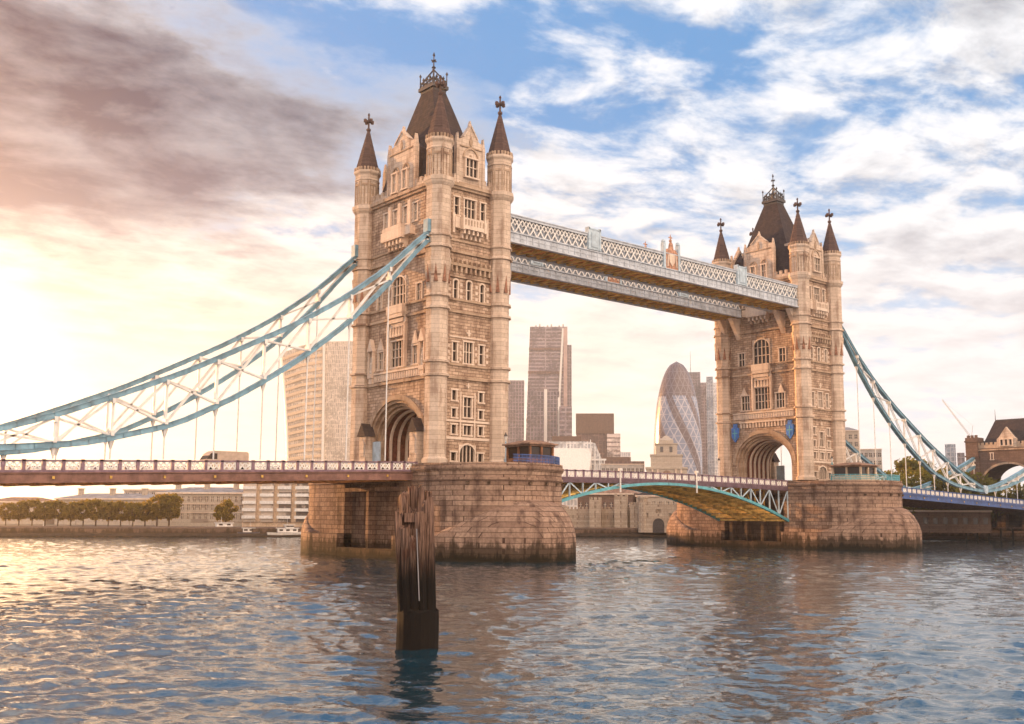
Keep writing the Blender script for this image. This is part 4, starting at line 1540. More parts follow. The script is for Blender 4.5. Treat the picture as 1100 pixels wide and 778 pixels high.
# ------------------------------------------------------------------ pier cabins, lamps, poles
def cabin(cx_, cy_, label, body, sc=1.0):
    th = thing('control_cabin', label, 'control cabin', (cx_, cy_, DK - .25), 0, 'control cabins on the pier ends')
    z = DK - .25
    mb = MB()
    mb.box(cx_ - 2.9, cx_ + 2.9, cy_ - 3.3, cy_ + 3.3, z, z + .95)
    mb.build('base_wall', body, th)
    for sx, sy in ((-1, -1), (0, -1), (1, -1), (-1, 1), (0, 1), (1, 1), (-1, 0), (1, 0)):
        mb = MB()
        mb.box(cx_ + sx * 2.75 - .17, cx_ + sx * 2.75 + .17, cy_ + sy * 3.15 - .17, cy_ + sy * 3.15 + .17, z + .95, z + 2.4)
        mb.build('post', body, th)
    mb = MB()
    mb.box(cx_ - 2.6, cx_ + 2.6, cy_ - 3.0, cy_ + 3.0, z + .96, z + 2.35)
    mb.build('glazing', 'window_glass', th)
    mb = MB()
    mb.box(cx_ - 3.1, cx_ + 3.1, cy_ - 3.5, cy_ + 3.5, z + 2.4, z + 2.62)
    mb.loft([[(cx_ - 3.5, cy_ - 3.9, z + 2.62), (cx_ + 3.5, cy_ - 3.9, z + 2.62), (cx_ + 3.5, cy_ + 3.9, z + 2.62), (cx_ - 3.5, cy_ + 3.9, z + 2.62)],
             [(cx_ - 3.5, cy_ - 3.9, z + 2.78), (cx_ + 3.5, cy_ - 3.9, z + 2.78), (cx_ + 3.5, cy_ + 3.9, z + 2.78), (cx_ - 3.5, cy_ + 3.9, z + 2.78)],
             [(cx_ - 1.2, cy_ - 1.6, z + 3.25), (cx_ + 1.2, cy_ - 1.6, z + 3.25), (cx_ + 1.2, cy_ + 1.6, z + 3.25), (cx_ - 1.2, cy_ + 1.6, z + 3.25)]])
    mb.build('roof', 'roof_tile', th)
    th.scale = (sc, sc, 1)


cabin(4.3, -16.6, 'brown wooden cabin with flat eaves on the near pier', 'cabin_wood', .70)
cabin(SP - 1.6, -16.3, 'low cabin with cream posts behind teal railing on the far pier', 'cabin_cream', .85)


def railing(X, label, a0, a1, mat_):
    mb = MB()
    n = 26
    ang = [R(a0 + (a1 - a0) * k / n) for k in range(n + 1)]
    pts = [(X + 8.7 * math.cos(a), -(14 + 8.7 * math.sin(a))) for a in ang]
    for (x, y), (x2, y2) in zip(pts[:-1], pts[1:]):
        for z in (12.0, 12.35, 12.75):
            mb.bar((x, y, z), (x2, y2, z), .06, .08)
        mb.rod((x, y, 11.75), (x, y, 12.8), .05, .05, 6)
        for k in range(1, 4):
            xx, yy = x + (x2 - x) * k / 4, y + (y2 - y) * k / 4
            mb.rod((xx, yy, 11.8), (xx, yy, 12.72), .025, .025, 4)
    tag(mb.build('railing', mat_, None, org=(X, -14, 11.75)), label, 'railing', 'iron railings on the pier ends')


railing(0, 'blue iron railing round the cabin end of the near pier', 6, 112, 'deck_blue')
railing(SP, 'teal iron railing round the cabin end of the far pier', 20, 168, 'teal_paint')


def lamp(x, y, z, label, mat_='chain_blue', h=3.6):
    th = thing('street_lamp', label, 'street lamp', (x, y, z), 0, 'ornate lamps on the bridge')
    mb = MB()
    mb.lathe(x, y, [(.42, z), (.42, z + .3), (.26, z + .5), (.22, z + 1.1), (.10, z + 1.3), (.08, z + h - .4), (.16, z + h - .3), (.05, z + h - .1)], 8)
    mb.bar((x - .35, y, z + h - .55), (x + .35, y, z + h - .55), .07, .07)
    mb.build('post', mat_, th)
    mb = MB()
    mb.lathe(x, y, [(.12, z + h - .1), (.26, z + h + .45), (.2, z + h + .5)], 6)
    ln = mb.build('lantern', 'boat_white', th)
    mb = MB()
    mb.lathe(x, y, [(.3, z + h + .5), (.12, z + h + .8), (.03, z + h + 1.05)], 6)
    mb.build('lantern_cap', 'dark_iron', ln)


lamp(4.4, -11.6, 11.75, 'pale blue ornate lamp in front of the near tower wall', 'pale_blue_paint')
lamp(SP - 2.6, -12.4 - .2, 11.75, 'teal ornate lamp at the left of the far pier cabin', 'teal_paint')
lamp(67.5, 3.0, 10.9, 'slim pale lamp seen through the arch of the far tower', 'boat_white', 4.2)


def pole(x, y, z0, z1, label):
    th = thing('signal_pole', label, 'signal pole', (x, y, z0), 0, 'white poles fixed to the centre span')
    mb = MB()
    mb.rod((x, y, z0), (x, y, z1), .14, .12, 8)
    mb.build('post', 'boat_white', th)
    mb = MB()
    mb.box(x - .28, x + .28, y - .2, y + .2, z1, z1 + .35)
    mb.box(x - .2, x + .2, y + .1, y + 1.2, z0 + .9, z0 + 1.0)
    mb.build('head', 'boat_white', th)


pole(29.6, -8.4, 9.0, 12.2, 'white pole on the centre parapet, the left one of two')
pole(47.3, -8.4, 9.2, 12.4, 'white pole on the centre parapet, the right one of two')

# van on the left span
th = thing('van', 'cream delivery van crossing the left span behind the parapet', 'van', (-31.5, -3.5, 10.1))
mb = MB()
Fv = frame(-31.5, -3.5, 1, 0, 0, -1)
mb.extr(Fv, [(-2.7, 10.5), (2.7, 10.5), (2.7, 12.45), (2.5, 12.6), (-1.5, 12.6), (-2.0, 12.3), (-2.5, 11.5), (-2.7, 11.3)], -.95, .95)
mb.build('body', 'van_cream', th)
mb = MB()
mb.extr(Fv, [(-2.46, 11.62), (-1.98, 12.3), (-1.2, 12.3), (-1.2, 11.62)], -.96, .96)
mb.build('side_window', 'window_glass', th)
for sx in (-1.7, 1.8):
    for sy in (-.9, .9):
        mb = MB()
        mb.rod((-31.5 + sx, -3.5 + sy - .12, 10.48), (-31.5 + sx, -3.5 + sy + .12, 10.48), .38, .38, 14)
        mb.build('wheel', 'rubber', th)

# ------------------------------------------------------------------ timber pile cluster in the foreground
th = thing('timber_dolphin', 'cluster of old leaning timber piles standing in the river', 'mooring post', (-58.6, -81.0, -1.5))
ORG[th.name] = (-58.6, -81.0, -1.5)
dd = rt      # across the view
ff = Vector((math.sin(YAW), math.cos(YAW), 0))
base = Vector((-58.6, -81.0, 0))
spec = [(-.62, -.15, .22, 6.0), (-.34, -.42, .22, 5.35), (-.02, -.48, .21, 4.9), (.27, -.40, .22, 5.9), (.56, -.12, .26, 6.5),
        (-.45, .1, .22, 6.75), (-.10, .05, .20, 6.1), (.22, .15, .20, 7.0), (-.58, .42, .20, 6.2), (-.15, .5, .24, 6.95), (.22, .5, .20, 6.4), (.5, .4, .22, 6.85)]
for i, (a, b_, r, h) in enumerate(spec):
    h -= .45
    mb = MB()
    p0 = base + dd * (a * .84 + .12) + ff * b_
    lean = dd * (-.34 + random.uniform(-.03, .03) + a * .18) + ff * (b_ * .12)
    n = 9
    rings = []
    for j, f in enumerate(np.linspace(0, 1, 12)):
        z = -1.5 + (h + 1.5) * f
        c_ = p0 + lean * f + Vector((0, 0, z))
        rr = r * (1.0 - .08 * f)
        
        ring = []
        for k in range(n):
            an = 2 * math.pi * k / n + i
            q = rr * (1 + .10 * math.sin(an * 3 + i * 2 + .4 * j) + random.uniform(-.03, .03))
            zo = random.uniform(-.28, .22) if j == 11 else 0
            ring.append((c_.x + math.cos(an) * q, c_.y + math.sin(an) * q, z + zo))
        rings.append(ring)
    mb.loft(rings)
    mb.build('pile', 'pile_timber', th)
mb = MB()
mb.smooth = False
for k in range(2):
    z = (5.35, 4.7)[k]
    c_ = base + dd * -.05 + Vector((0, 0, z)) - ff * .1
    mb.bar(c_ - dd * .55, c_ + dd * (.5 if k == 0 else .28), .5, .38)
mb.build('tie_beam', 'pile_timber', th)
mb = MB()
rings = []
for z, k_ in ((-1.5, 1.02), (.3, 1.0), (1.15, .98), (1.5, .97), (1.62, .85)):
    ring = []
    for k in range(14):
        an = 2 * math.pi * k / 14
        q = (.90 + .05 * math.sin(3 * an) + random.uniform(-.02, .02)) * k_
        c_ = base + dd * math.cos(an) * q * .98 + ff * math.sin(an) * q * .85
        ring.append((c_.x, c_.y, z + (random.uniform(-.1, .1) if z > 1 else 0)))
    rings.append(ring)
mb.loft(rings)
mb.build('collar', 'pile_timber', th)
mb = MB()
c_ = base + dd * .12 - ff * .78
mb.rod(c_ + Vector((0, 0, 2.0)), c_ + dd * -.16 + Vector((0, 0, 4.9)), .022, .022, 6)
mb.build('iron_rod', 'roof_lead', th)

# ------------------------------------------------------------------ north abutment tower
def abutment(X, Yc, label):
    th = thing('abutment_tower', label, 'gatehouse', (X, Yc, 3), 0)
    F = frame(X - 4.5, Yc, 0, -1, -1, 0)
    FS_ = frame(X, Yc - 10.0, 1, 0, 0, -1)
    FN_ = frame(X, Yc + 10.0, -1, 0, 0, 1)
    FE_ = frame(X + 4.5, Yc, 0, 1, 1, 0)
    mb = MB()
    zd, zt = 8.6, 23.0
    for G in (F, FE_):
        ap = archpts(6.6, 13.6, 18.9, 20)
        for s in (-1, 1):
            mb.quad(G(s * 10, 0, 3), G(s * 6.6, 0, 3), G(s * 6.6, 0, zt), G(s * 10, 0, zt))
        for k in range(20):
            (ua, za), (ub, zb) = ap[k], ap[k + 1]
            mb.quad(G(ua, 0, za), G(ub, 0, zb), G(ub, 0, zt), G(ua, 0, zt))
            mb.quad(G(ua, 0, za), G(ub, 0, zb), G(ub, -9, zb), G(ua, -9, za))
        for s in (-1, 1):
            mb.quad(G(s * 6.6, 0, 3), G(s * 6.6, -9, 3), G(s * 6.6, -9, 13.6), G(s * 6.6, 0, 13.6))
    for G in (FS_, FN_):
        wall(mb, G, -4.5, 4.5, 3, zt, [])
    mb.quad((X - 4.5, Yc - 10, zt - .1), (X + 4.5, Yc - 10, zt - .1), (X + 4.5, Yc + 10, zt - .1), (X - 4.5, Yc + 10, zt - .1))
    mb.build('wall', 'brown_brick', th)
    mb = MB()
    po, pi_ = archpts(7.1, 13.6, 19.4, 20), archpts(6.6, 13.6, 18.9, 20)
    for k in range(20):
        mb.extr(F, [po[k], po[k + 1], pi_[k + 1], pi_[k]], -.3, .25)
    mb.build('arch_moulding', 'trim_stone', th)
    mb = MB()
    mb.fbox(F, -10, 10, 0, .3, 22.4, 22.8)
    mb.fbox(F, -10, 10, -.3, .15, 23.0, 23.9)
    for k in range(18):
        u = -9.6 + k * 1.13
        mb.fbox(F, u - .3, u + .3, -.3, .15, 23.9, 24.5)
    mb.build('battlement', 'trim_stone', th)
    for s in (-1, 1):
        mb = MB()
        mb.fbox(F, s * 10.4, s * 7.2, -3.0, .5, 3, 25.9)
        mb.fbox(F, s * 10.6, s * 7.0, -3.2, .7, 20.9, 21.3)
        mb.fbox(F, s * 10.6, s * 7.0, -3.2, .7, 24.7, 25.1)
        for u in (7.3, 8.3, 9.3):
            mb.fbox(F, s * u, s * (u + .6), .0, .5, 25.9, 26.5)
        mb.build('corner_tower', 'brown_brick', th)
        window(F, th, s * 3.9 if s < 0 else 5.0, 20.2, .6, 1.5, 1, False, 0, glass='window_glass')
    mb = MB()
    x0, x1 = X - 4.0, X + 4.0
    mb.loft([[(x0, Yc - 9.2, 23.0), (x1, Yc - 9.2, 23.0), (x1, Yc + 6.9, 23.0), (x0, Yc + 6.9, 23.0)],
             [(X - .4, Yc - 6.6, 30.2), (X + .4, Yc - 6.6, 30.2), (X + .4, Yc + 4.6, 30.2), (X - .4, Yc + 4.6, 30.2)]])
    rf = mb.build('roof', 'slate', th)
    mb = MB()
    mb.rod((X, Yc + 4.6, 30), (X, Yc + 4.6, 33.2), .1, .03, 6)
    mb.box(X - .1, X + .1, Yc - 6.6, Yc + 4.6, 30.2, 30.5)
    mb.build('ridge_finial', 'dark_iron', rf)
    mb = MB()
    G = frame(X - 4.4, Yc + .0, 0, -1, -1, 0)
    mb.extr(G, [(-2.4, 23.0), (2.4, 23.0), (2.4, 25.2), (1.9, 25.6), (0, 28.2), (-1.9, 25.6), (-2.4, 25.2)], -.5, .3)
    gb = mb.build('gable', 'turret_stone', th)
    for u in (-1.1, 0, 1.1):
        window(lambda_frame(G, .58), th, u, 23.6, .7, 1.4, 1, False, 0)
    mb = MB()
    mb.extr(G, [(-2.2, 23.0), (2.2, 23.0), (2.2, 25), (0, 27.7), (-2.2, 25)], -3.5, -.5)
    mb.build('gable_roof', 'slate', gb)


abutment(183.0, 0.5, 'dark stone gatehouse with slate roof at the right end of the bridge')

# approach viaduct at the far abutment: dark piers and wall below the deck
mb = MB()
for y in (-9, -3, 3, 9):
    mb.box(178.6, 180.6, y - 1.0, y + 1.0, -1.5, 7.0)
mb.box(178.2, 181.0, -11, 11, 6.4, 7.0)
mb.box(184, 190, -14, 14, 0, 6.9)
mb.box(176.5, 179, -30, -13, -1.5, 3.8)
tag(mb.build('approach_viaduct', 'granite_dark', None, org=(180, 0, 0)), 'dark piers carrying the road at the right hand bank', 'viaduct')

# timber jetty fenders right
th = thing('jetty', 'dark timber jetty on piles below the right hand span', 'jetty', (166, -6, 0))
mb = MB()
for k in range(9):
    x, y = 166 - k * .4, 6 - k * 3.0
    mb.rod((x, y, -1.5), (x, y, 3.3), .22, .2, 7)
mb.build('pile', 'pile_timber', th)
mb = MB()
mb.bar((166.3, 7, 3.2), (162.5, -19, 3.2), 1.6, .22)
mb.build('walkway_boards', 'soffit_dark', th)


# ------------------------------------------------------------------ trees
def make_tree(name, h, r, leafmat, seed, nclump=46, nleaf=46, leaf=.42, group=None, label='', low=.28):
    rg = random.Random(seed)
    th = thing(name, label, 'tree', (0, 0, 0), 0, group)
    mb = MB()
    mb.rod((0, 0, -.4), (0, 0, h * .4), r * .07, r * .05, 7)
    for k in range(6):
        a = rg.uniform(0, 6.28)
        mb.rod((0, 0, h * rg.uniform(.25, .4)), (math.cos(a) * r * .6, math.sin(a) * r * .6, h * rg.uniform(.55, .85)), r * .035, r * .012, 5)
    mb.build('trunk', 'trunk', th)
    mb = MB()
    for c_ in range(nclump):
        a = rg.uniform(0, 6.283)
        zf = rg.uniform(0, 1)
        rad = r * math.sqrt(max(0, 1 - (2 * zf - 1) ** 2)) ** .8 * rg.uniform(.55, 1.02)
        cx_, cy_, cz = math.cos(a) * rad, math.sin(a) * rad, h * (low + (1 - low - .06) * zf)
        cr = r * rg.uniform(.16, .30)
        for k in range(nleaf):
            v = Vector((rg.gauss(0, 1), rg.gauss(0, 1), rg.gauss(0, .8)))
            v = v.normalized() * cr * rg.uniform(.45, 1.1)
            p = Vector((cx_, cy_, cz)) + v
            n = Vector((rg.gauss(0, 1), rg.gauss(0, 1), rg.gauss(0, 1) + .6)).normalized()
            t1 = n.orthogonal().normalized() * leaf * rg.uniform(.6, 1.3)
            t2 = n.cross(t1) * rg.uniform(.5, .9)
            mb.add([p - t1, p + t2, p + t1, p - t2], [(0, 1, 2, 3)])
    mb.build('crown', leafmat, th)
    return th


TR = {}


def tree(kind, az, r, z, sc, label, group):
    key = kind
    if key not in TR:
        if kind == 'olive':
            th = make_tree('broadleaf_tree', 15.0, 6.0, 'leaf_olive', 3, 60, 60, .42)
        elif kind == 'olive_b':
            th = make_tree('broadleaf_tree', 14.0, 6.6, 'leaf_olive', 8, 60, 60, .42)
        elif kind == 'gold':
            th = make_tree('plane_tree', 6.0, 2.7, 'leaf_gold', 5, 46, 60, .26, low=.3)
        else:
            th = make_tree('plane_tree', 6.4, 2.4, 'leaf_gold', 12, 46, 60, .26, low=.3)
        TR[key] = th
    else:
        th = copy_tree(TR[key])
    th.location = polar(az, r, z)
    th.scale = (sc, sc, sc * random.uniform(.92, 1.08))
    th.rotation_euler = (0, 0, random.uniform(0, 6.28))
    th['label'] = label
    th['group'] = group


# right: the trees behind the right hand chain
G1 = 'green trees beyond the right hand span'
rl = [(58.6, 268, .70), (59.5, 280, .98), (60.4, 272, 1.06), (61.4, 284, 1.20), (62.3, 276, 1.14), (63.2, 288, 1.12), (64.1, 280, 1.02), (65.0, 292, .98), (66.4, 300, .85)]
rn = ['small tree at the left edge of the green clump behind the right chain', 'second tree from the left behind the right hand chain', 'third tree from the left behind the right hand chain',
      'tallest green tree in the middle of the clump right of the far tower', 'full green tree just right of the tallest in the clump', 'sixth tree from the left in the clump by the right chain',
      'green tree left of the dark gatehouse', 'green tree partly behind the gatehouse turret', 'green tree seen through the gatehouse arch']
for i, ((az, r, s_), l) in enumerate(zip(rl, rn)):
    tree('olive' if i % 2 else 'olive_b', az, r, 1.9, s_, l, G1)
# left: row of clipped plane trees on the embankment
words = ['first', 'second', 'third', 'fourth', 'fifth', 'sixth', 'seventh', 'eighth', 'ninth', 'tenth', 'eleventh', 'twelfth', 'thirteenth', 'fourteenth']
for i in range(14):
    az = 14.6 + i * .59
    r = 305 - i * 1.9
    sc = 1.02 + (.12 if i in (6, 7) else 0) + (.32 if i >= 12 else 0) + random.uniform(-.05, .05)
    tree('gold' if i % 2 else 'gold_b', az, r, 1.95, sc, words[i] + ' plane tree from the left in the far embankment row', 'row of plane trees on the far embankment')
tree('gold', 25.1, 268, 1.95 , 1.05, 'single cone shaped tree before the long classical building', 'row of plane trees on the far embankment')

# ------------------------------------------------------------------ buildings near the far bank


def facade_building(name, label, az0, az1, r0, r1, ztop, wallmat, roofmat, roofh, floors, wins, dep=14, cat='building', zbase=1.95, hip=True, extra=None, winw=1.1, winh=1.7, cross=True):
    """building whose front runs between two bearings; every window is an own part"""
    p, q = Vector(polar(az0, r0)), Vector(polar(az1, r1))
    u = (q - p); L = u.length; u.normalize()
    n = Vector((u.y, -u.x, 0))
    c_ = (p + q) / 2
    if n.dot(CAM - c_) < 0:
        n = -n
    th = thing(name, label, cat, (c_.x, c_.y, zbase))
    F = frame(c_.x, c_.y, u.x, u.y, n.x, n.y)
    mb = MB()
    holes, wl = [], []
    for z in floors:
        for k in range(wins):
            uu = -L / 2 + L * (k + .5) / wins
            wl.append((uu, z)); holes.append((uu - winw / 2, uu + winw / 2, z, z + winh))
    wall(mb, F, -L / 2, L / 2, zbase, ztop, holes, .3)
    mb.quad(F(-L / 2, 0, zbase), F(-L / 2, -dep, zbase), F(-L / 2, -dep, ztop), F(-L / 2, 0, ztop))
    mb.quad(F(L / 2, 0, zbase), F(L / 2, -dep, zbase), F(L / 2, -dep, ztop), F(L / 2, 0, ztop))
    mb.quad(F(-L / 2, -dep, zbase), F(L / 2, -dep, zbase), F(L / 2, -dep, ztop), F(-L / 2, -dep, ztop))
    mb.quad(F(-L / 2, 0, ztop), F(L / 2, 0, ztop), F(L / 2, -dep, ztop), F(-L / 2, -dep, ztop))
    mb.build('wall', wallmat, th)
    mb = MB()
    mb.fbox(F, -L / 2 - .3, L / 2 + .3, -.2, .45, ztop - .35, ztop + .1)
    for z in floors[1:]:
        mb.fbox(F, -L / 2, L / 2, 0, .15, z - .75, z - .55)
    mb.build('cornice', 'pale_stone', th)
    for uu, z in wl:
        window(F, th, uu, z, winw, winh, 2 if cross else 1, False, 1 if cross else 0, surround=False, glass='far_glass', depth=.25)
    if roofh:
        mb = MB()
        i_ = min(dep * .4, L * .3)
        A = [F(-L / 2 - .2, .2, ztop + .1), F(L / 2 + .2, .2, ztop + .1), F(L / 2 + .2, -dep - .2, ztop + .1), F(-L / 2 - .2, -dep - .2, ztop + .1)]
        B = [F(-L / 2 + i_, -i_, ztop + roofh), F(L / 2 - i_, -i_, ztop + roofh), F(L / 2 - i_, -dep + i_, ztop + roofh), F(-L / 2 + i_, -dep + i_, ztop + roofh)]
        mb.loft([A, B])
        mb.build('roof', roofmat, th)
    if extra:
        extra(th, F, L)
    return th, F, L


def chimneys(n, z):
    def f(th, F, L):
        for k in range(n):
            mb = MB()
            u = -L / 2 + L * (k + .5) / n
            mb.fbox(F, u - .6, u + .6, -5, -3.8, z, z + 2.2)
            mb.fbox(F, u - .75, u + .75, -5.2, -3.6, z + 2.2, z + 2.45)
            mb.build('chimney', 'far_stone', th)
    return f


facade_building('classical_building', 'long pale classical building right of the plane tree row', 21.6, 26.05, 297, 288, 11.0, 'far_stone', 'roof_lead', 1.6, [4.0, 6.4, 8.6], 15, 16, extra=chimneys(3, 11.6), winw=.6, winh=1.4)
facade_building('classical_building', 'low pale stone building behind the middle of the plane trees', 16.8, 21.4, 335, 318, 9.6, 'far_stone', 'roof_lead', 1.6, [4.2, 7.0], 16, 16, extra=chimneys(3, 10.2), winw=.8, winh=1.3)
facade_building('office_block', 'tall pale office block with long window rows behind the classical building', 20.0, 25.9, 372, 352, 13.2, 'concrete', 'roof_lead', 0, [5.0, 8.2, 10.8], 18, 20, winw=1.2, winh=1.4)
facade_building('office_block', 'plain low block at the far left behind the trees', 13.6, 16.4, 345, 338, 8.6, 'far_stone', 'roof_tile', 1.4, [4.2, 6.4], 8, 14, winw=1.0, winh=1.3)


def apartments():
    p, q = Vector(polar(25.95, 283)), Vector(polar(29.6, 276))
    u = (q - p); L = u.length; u.normalize()
    n = Vector((u.y, -u.x, 0))
    c_ = (p + q) / 2
    n = n if n.dot(CAM - c_) > 0 else -n
    F = frame(c_.x, c_.y, u.x, u.y, n.x, n.y)
    th = thing('apartment_block', 'glazed riverside apartment block left of the near pier', 'building', (c_.x, c_.y, 2.9))
    mb = MB()
    mb.fbox(F, -L / 2, L / 2, -12, 0, 1.95, 14.2)
    mb.build('wall', 'cabin_cream', th)
    for k in range(4):
        mb = MB()
        u0 = -L / 2 + .6 + k * L / 4
        mb.fbox(F, u0, u0 + L / 4 - 1.5, .0, .7, 3.4, 13.8)
        bay = mb.build('window_bay', 'flat_front', th)
        mb = MB()
        for z in np.arange(4.2, 13.8, 1.9):
            mb.fbox(F, u0 - .2, u0 + L / 4 - 1.3, .7, 1.35, z, z + .16)
            mb.fbox(F, u0 - .2, u0 + L / 4 - 1.3, 1.3, 1.35, z + .16, z + .8)
        mb.build('balcony', 'boat_white', bay)
    mb = MB()
    mb.fbox(F, -L / 2 - .4, L / 2 + .4, -12.4, .9, 14.2, 14.6)
    mb.build('roof', 'roof_lead', th)


apartments()


def fortress():
    # curtain wall with slits, towers, gate tower with big arch
    p, q = Vector(polar(42.6, 281)), Vector(polar(47.4, 279))
    u = (q - p); L = u.length; u.normalize()
    n = Vector((u.y, -u.x, 0)); c_ = (p + q) / 2
    n = n if n.dot(CAM - c_) > 0 else -n
    F = frame(c_.x, c_.y, u.x, u.y, n.x, n.y)
    th = thing('fortress_wall', 'pale battlemented fortress wall with arrow slits under the centre span', 'castle wall', (c_.x, c_.y, 1.95))
    mb = MB()
    sl_ = [(-L / 2 + 1.0 + k * 1.55) for k in range(int(L / 1.55))]
    wall(mb, F, -L / 2, L / 2, 1.95, 7.2, [(a - .1, a + .1, 4.6, 5.6) for a in sl_], .3)
    mb.fbox(F, -L / 2, L / 2, -1.4, -.41, 1.95, 7.2)
    mb.build('wall', 'castle_stone', th)
    mb = MB()
    k = -L / 2
    while k < L / 2:
        mb.fbox(F, k, k + .55, -.6, .05, 7.2, 7.8)
        k += 1.0
    mb.build('battlement', 'castle_stone', th)
    for az, w, zt, lab in ((44.95, 3.0, 9.6, 'square pale fortress tower, the left one behind the lifting span'), (46.35, 3.4, 10.6, 'square pale fortress tower right of its twin'), (47.1, 2.4, 8.4, 'narrow pale fortress tower beside the gate tower')):
        x, y, _ = polar(az, 277)
        G = frame(x, y, u.x, u.y, n.x, n.y)
        t2 = thing('fortress_tower', lab, 'castle tower', (x, y, 1.95), 0, 'fortress towers under the centre span')
        mb = MB()
        wall(mb, G, -w / 2, w / 2, 1.95, zt, [(-.12, .12, 5.2, 6.4), (-.12, .12, zt - 2.2, zt - 1.2)], .3)
        mb.fbox(G, -w / 2, w / 2, -w, -.41, 1.95, zt)
        mb.build('wall', 'castle_stone', t2)
        mb = MB()
        for k in range(3):
            uu = -w / 2 + k * (w - .6) / 2
            mb.fbox(G, uu, uu + .6, -.5, .1, zt, zt + .7)
            mb.fbox(G, uu, uu + .6, -w, -w + .5, zt, zt + .7)
        mb.build('battlement', 'castle_stone', t2)
    # gate tower over the water gate
    p, q = Vector(polar(47.35, 275)), Vector(polar(49.4, 275))
    u = (q - p); L = u.length; u.normalize(); c_ = (p + q) / 2
    n = Vector((u.y, -u.x, 0)); n = n if n.dot(CAM - c_) > 0 else -n
    F = frame(c_.x, c_.y, u.x, u.y, n.x, n.y)
    t2 = thing('gate_tower', 'stone water gate tower with a dark round arch left of the far pier', 'castle tower', (c_.x, c_.y, 1.2))
    mb = MB()
    wall(mb, F, -L / 2, L / 2, 1.2, 8.4, [(-3.6, -2.6, 5.0, 6.2), (2.6, 3.4, 5.2, 6.2), (-.6, .6, 6.2, 7.2)], .3)
    mb.fbox(F, -L / 2, L / 2, -9, -.41, 1.2, 8.4)
    mb.build('wall', 'castle_stone', t2)
    mb = MB()
    ap = archpts(1.5, 3.2, 4.9, 12)
    mb.extr(F, [(1.5, 1.2)] + ap + [(-1.5, 1.2)], .02, .06)
    mb.build('gate_arch', 'dark_iron', t2)
    mb = MB()
    po = archpts(1.9, 3.2, 5.3, 12)
    for k in range(12):
        mb.extr(F, [po[k], po[k + 1], ap[k + 1], ap[k]], 0, .2)
    k = -L / 2
    while k < L / 2:
        mb.fbox(F, k, k + .6, -.5, .1, 8.4, 9.1)
        k += 1.15
    mb.build('battlement', 'castle_stone', t2)
    mb = MB()
    x, y, _ = F(-L / 2 + .9, -1, 0)
    mb.lathe(x, y, [(1.3, 1.2), (1.3, 9.9), (1.5, 10.0), (1.5, 10.6)], 10)
    mb.build('stair_turret', 'castle_stone', t2)


fortress()
facade_building('riverside_house', 'brown gabled house behind the fortress wall', 44.0, 47.0, 322, 318, 12.2, 'brown_brick', 'roof_tile', 2.6, [5.0, 8.0], 9, 12, winw=.9, winh=1.5)
facade_building('riverside_house', 'dark roofed house above the water gate tower', 47.2, 50.2, 318, 316, 11.6, 'far_stone', 'slate', 2.4, [5.0, 8.2], 8, 12, winw=.9, winh=1.6)
facade_building('riverside_house', 'plain pale block on the bank just left of the fortress wall', 39.5, 42.9, 310, 304, 8.2, 'far_stone', 'roof_tile', 1.2, [4.6], 8, 12, winw=.9, winh=1.3)
facade_building('warehouse', 'low brown warehouse under the right hand span', 60.8, 65.0, 268, 272, 7.2, 'brown_brick', 'roof_lead', 0, [4.0], 9, 12, winw=1.1, winh=1.5, cross=False)
facade_building('hotel_block', 'pale city block rising just right of the far tower', 57.2, 58.9, 520, 520, 46.5, 'far_stone', 'roof_lead', 2.0, [30, 34.5, 39, 42.6], 6, 14, winw=1.3, winh=2.0)
facade_building('hotel_block', 'lower pale block right of the tall one behind the right chain', 58.9, 60.0, 560, 560, 40.0, 'concrete', 'roof_lead', 0, [28, 32, 36], 5, 14, winw=1.4, winh=2.0)


# ------------------------------------------------------------------ city skyline
def slab(name, label, az0, az1, r, z1, matn, dep=25, side=None, topinset=None, cat='office tower', roof='roof_lead', rotf=0.0, z0=1.95, leanL=0, leanR=0, capmat=None):
    p, q = Vector(polar(az0, r)), Vector(polar(az1, r))
    u = (q - p); L = u.length; u.normalize()
    n = Vector((u.y, -u.x, 0)); c_ = (p + q) / 2
    n = n if n.dot(CAM - c_) > 0 else -n
    th = thing(name, label, cat, (c_.x, c_.y, z0), math.atan2(u.y, u.x))
    ORG[th.name] = (0, 0, 0)
    mb = MB()
    H = z1 - z0
    sx = 1
    A = [(-L / 2, 0, 0), (L / 2, 0, 0), (L / 2, dep, 0), (-L / 2, dep, 0)]
    B = [(-L / 2 + leanL, 0, H), (L / 2 - leanR, 0, H), (L / 2 - leanR, dep, H), (-L / 2 + leanL, dep, H)]
    mb.loft([A, B])
    mb.build('curtain_wall', matn, th)
    return th, L, H


def lbox(th, name, matn, x0, x1, y0, y1, z0, z1, parent=None):
    mb = MB(); mb.box(x0, x1, y0, y1, z0, z1)
    o = mb.build(name, matn, parent or th, org=(0, 0, 0))
    return o


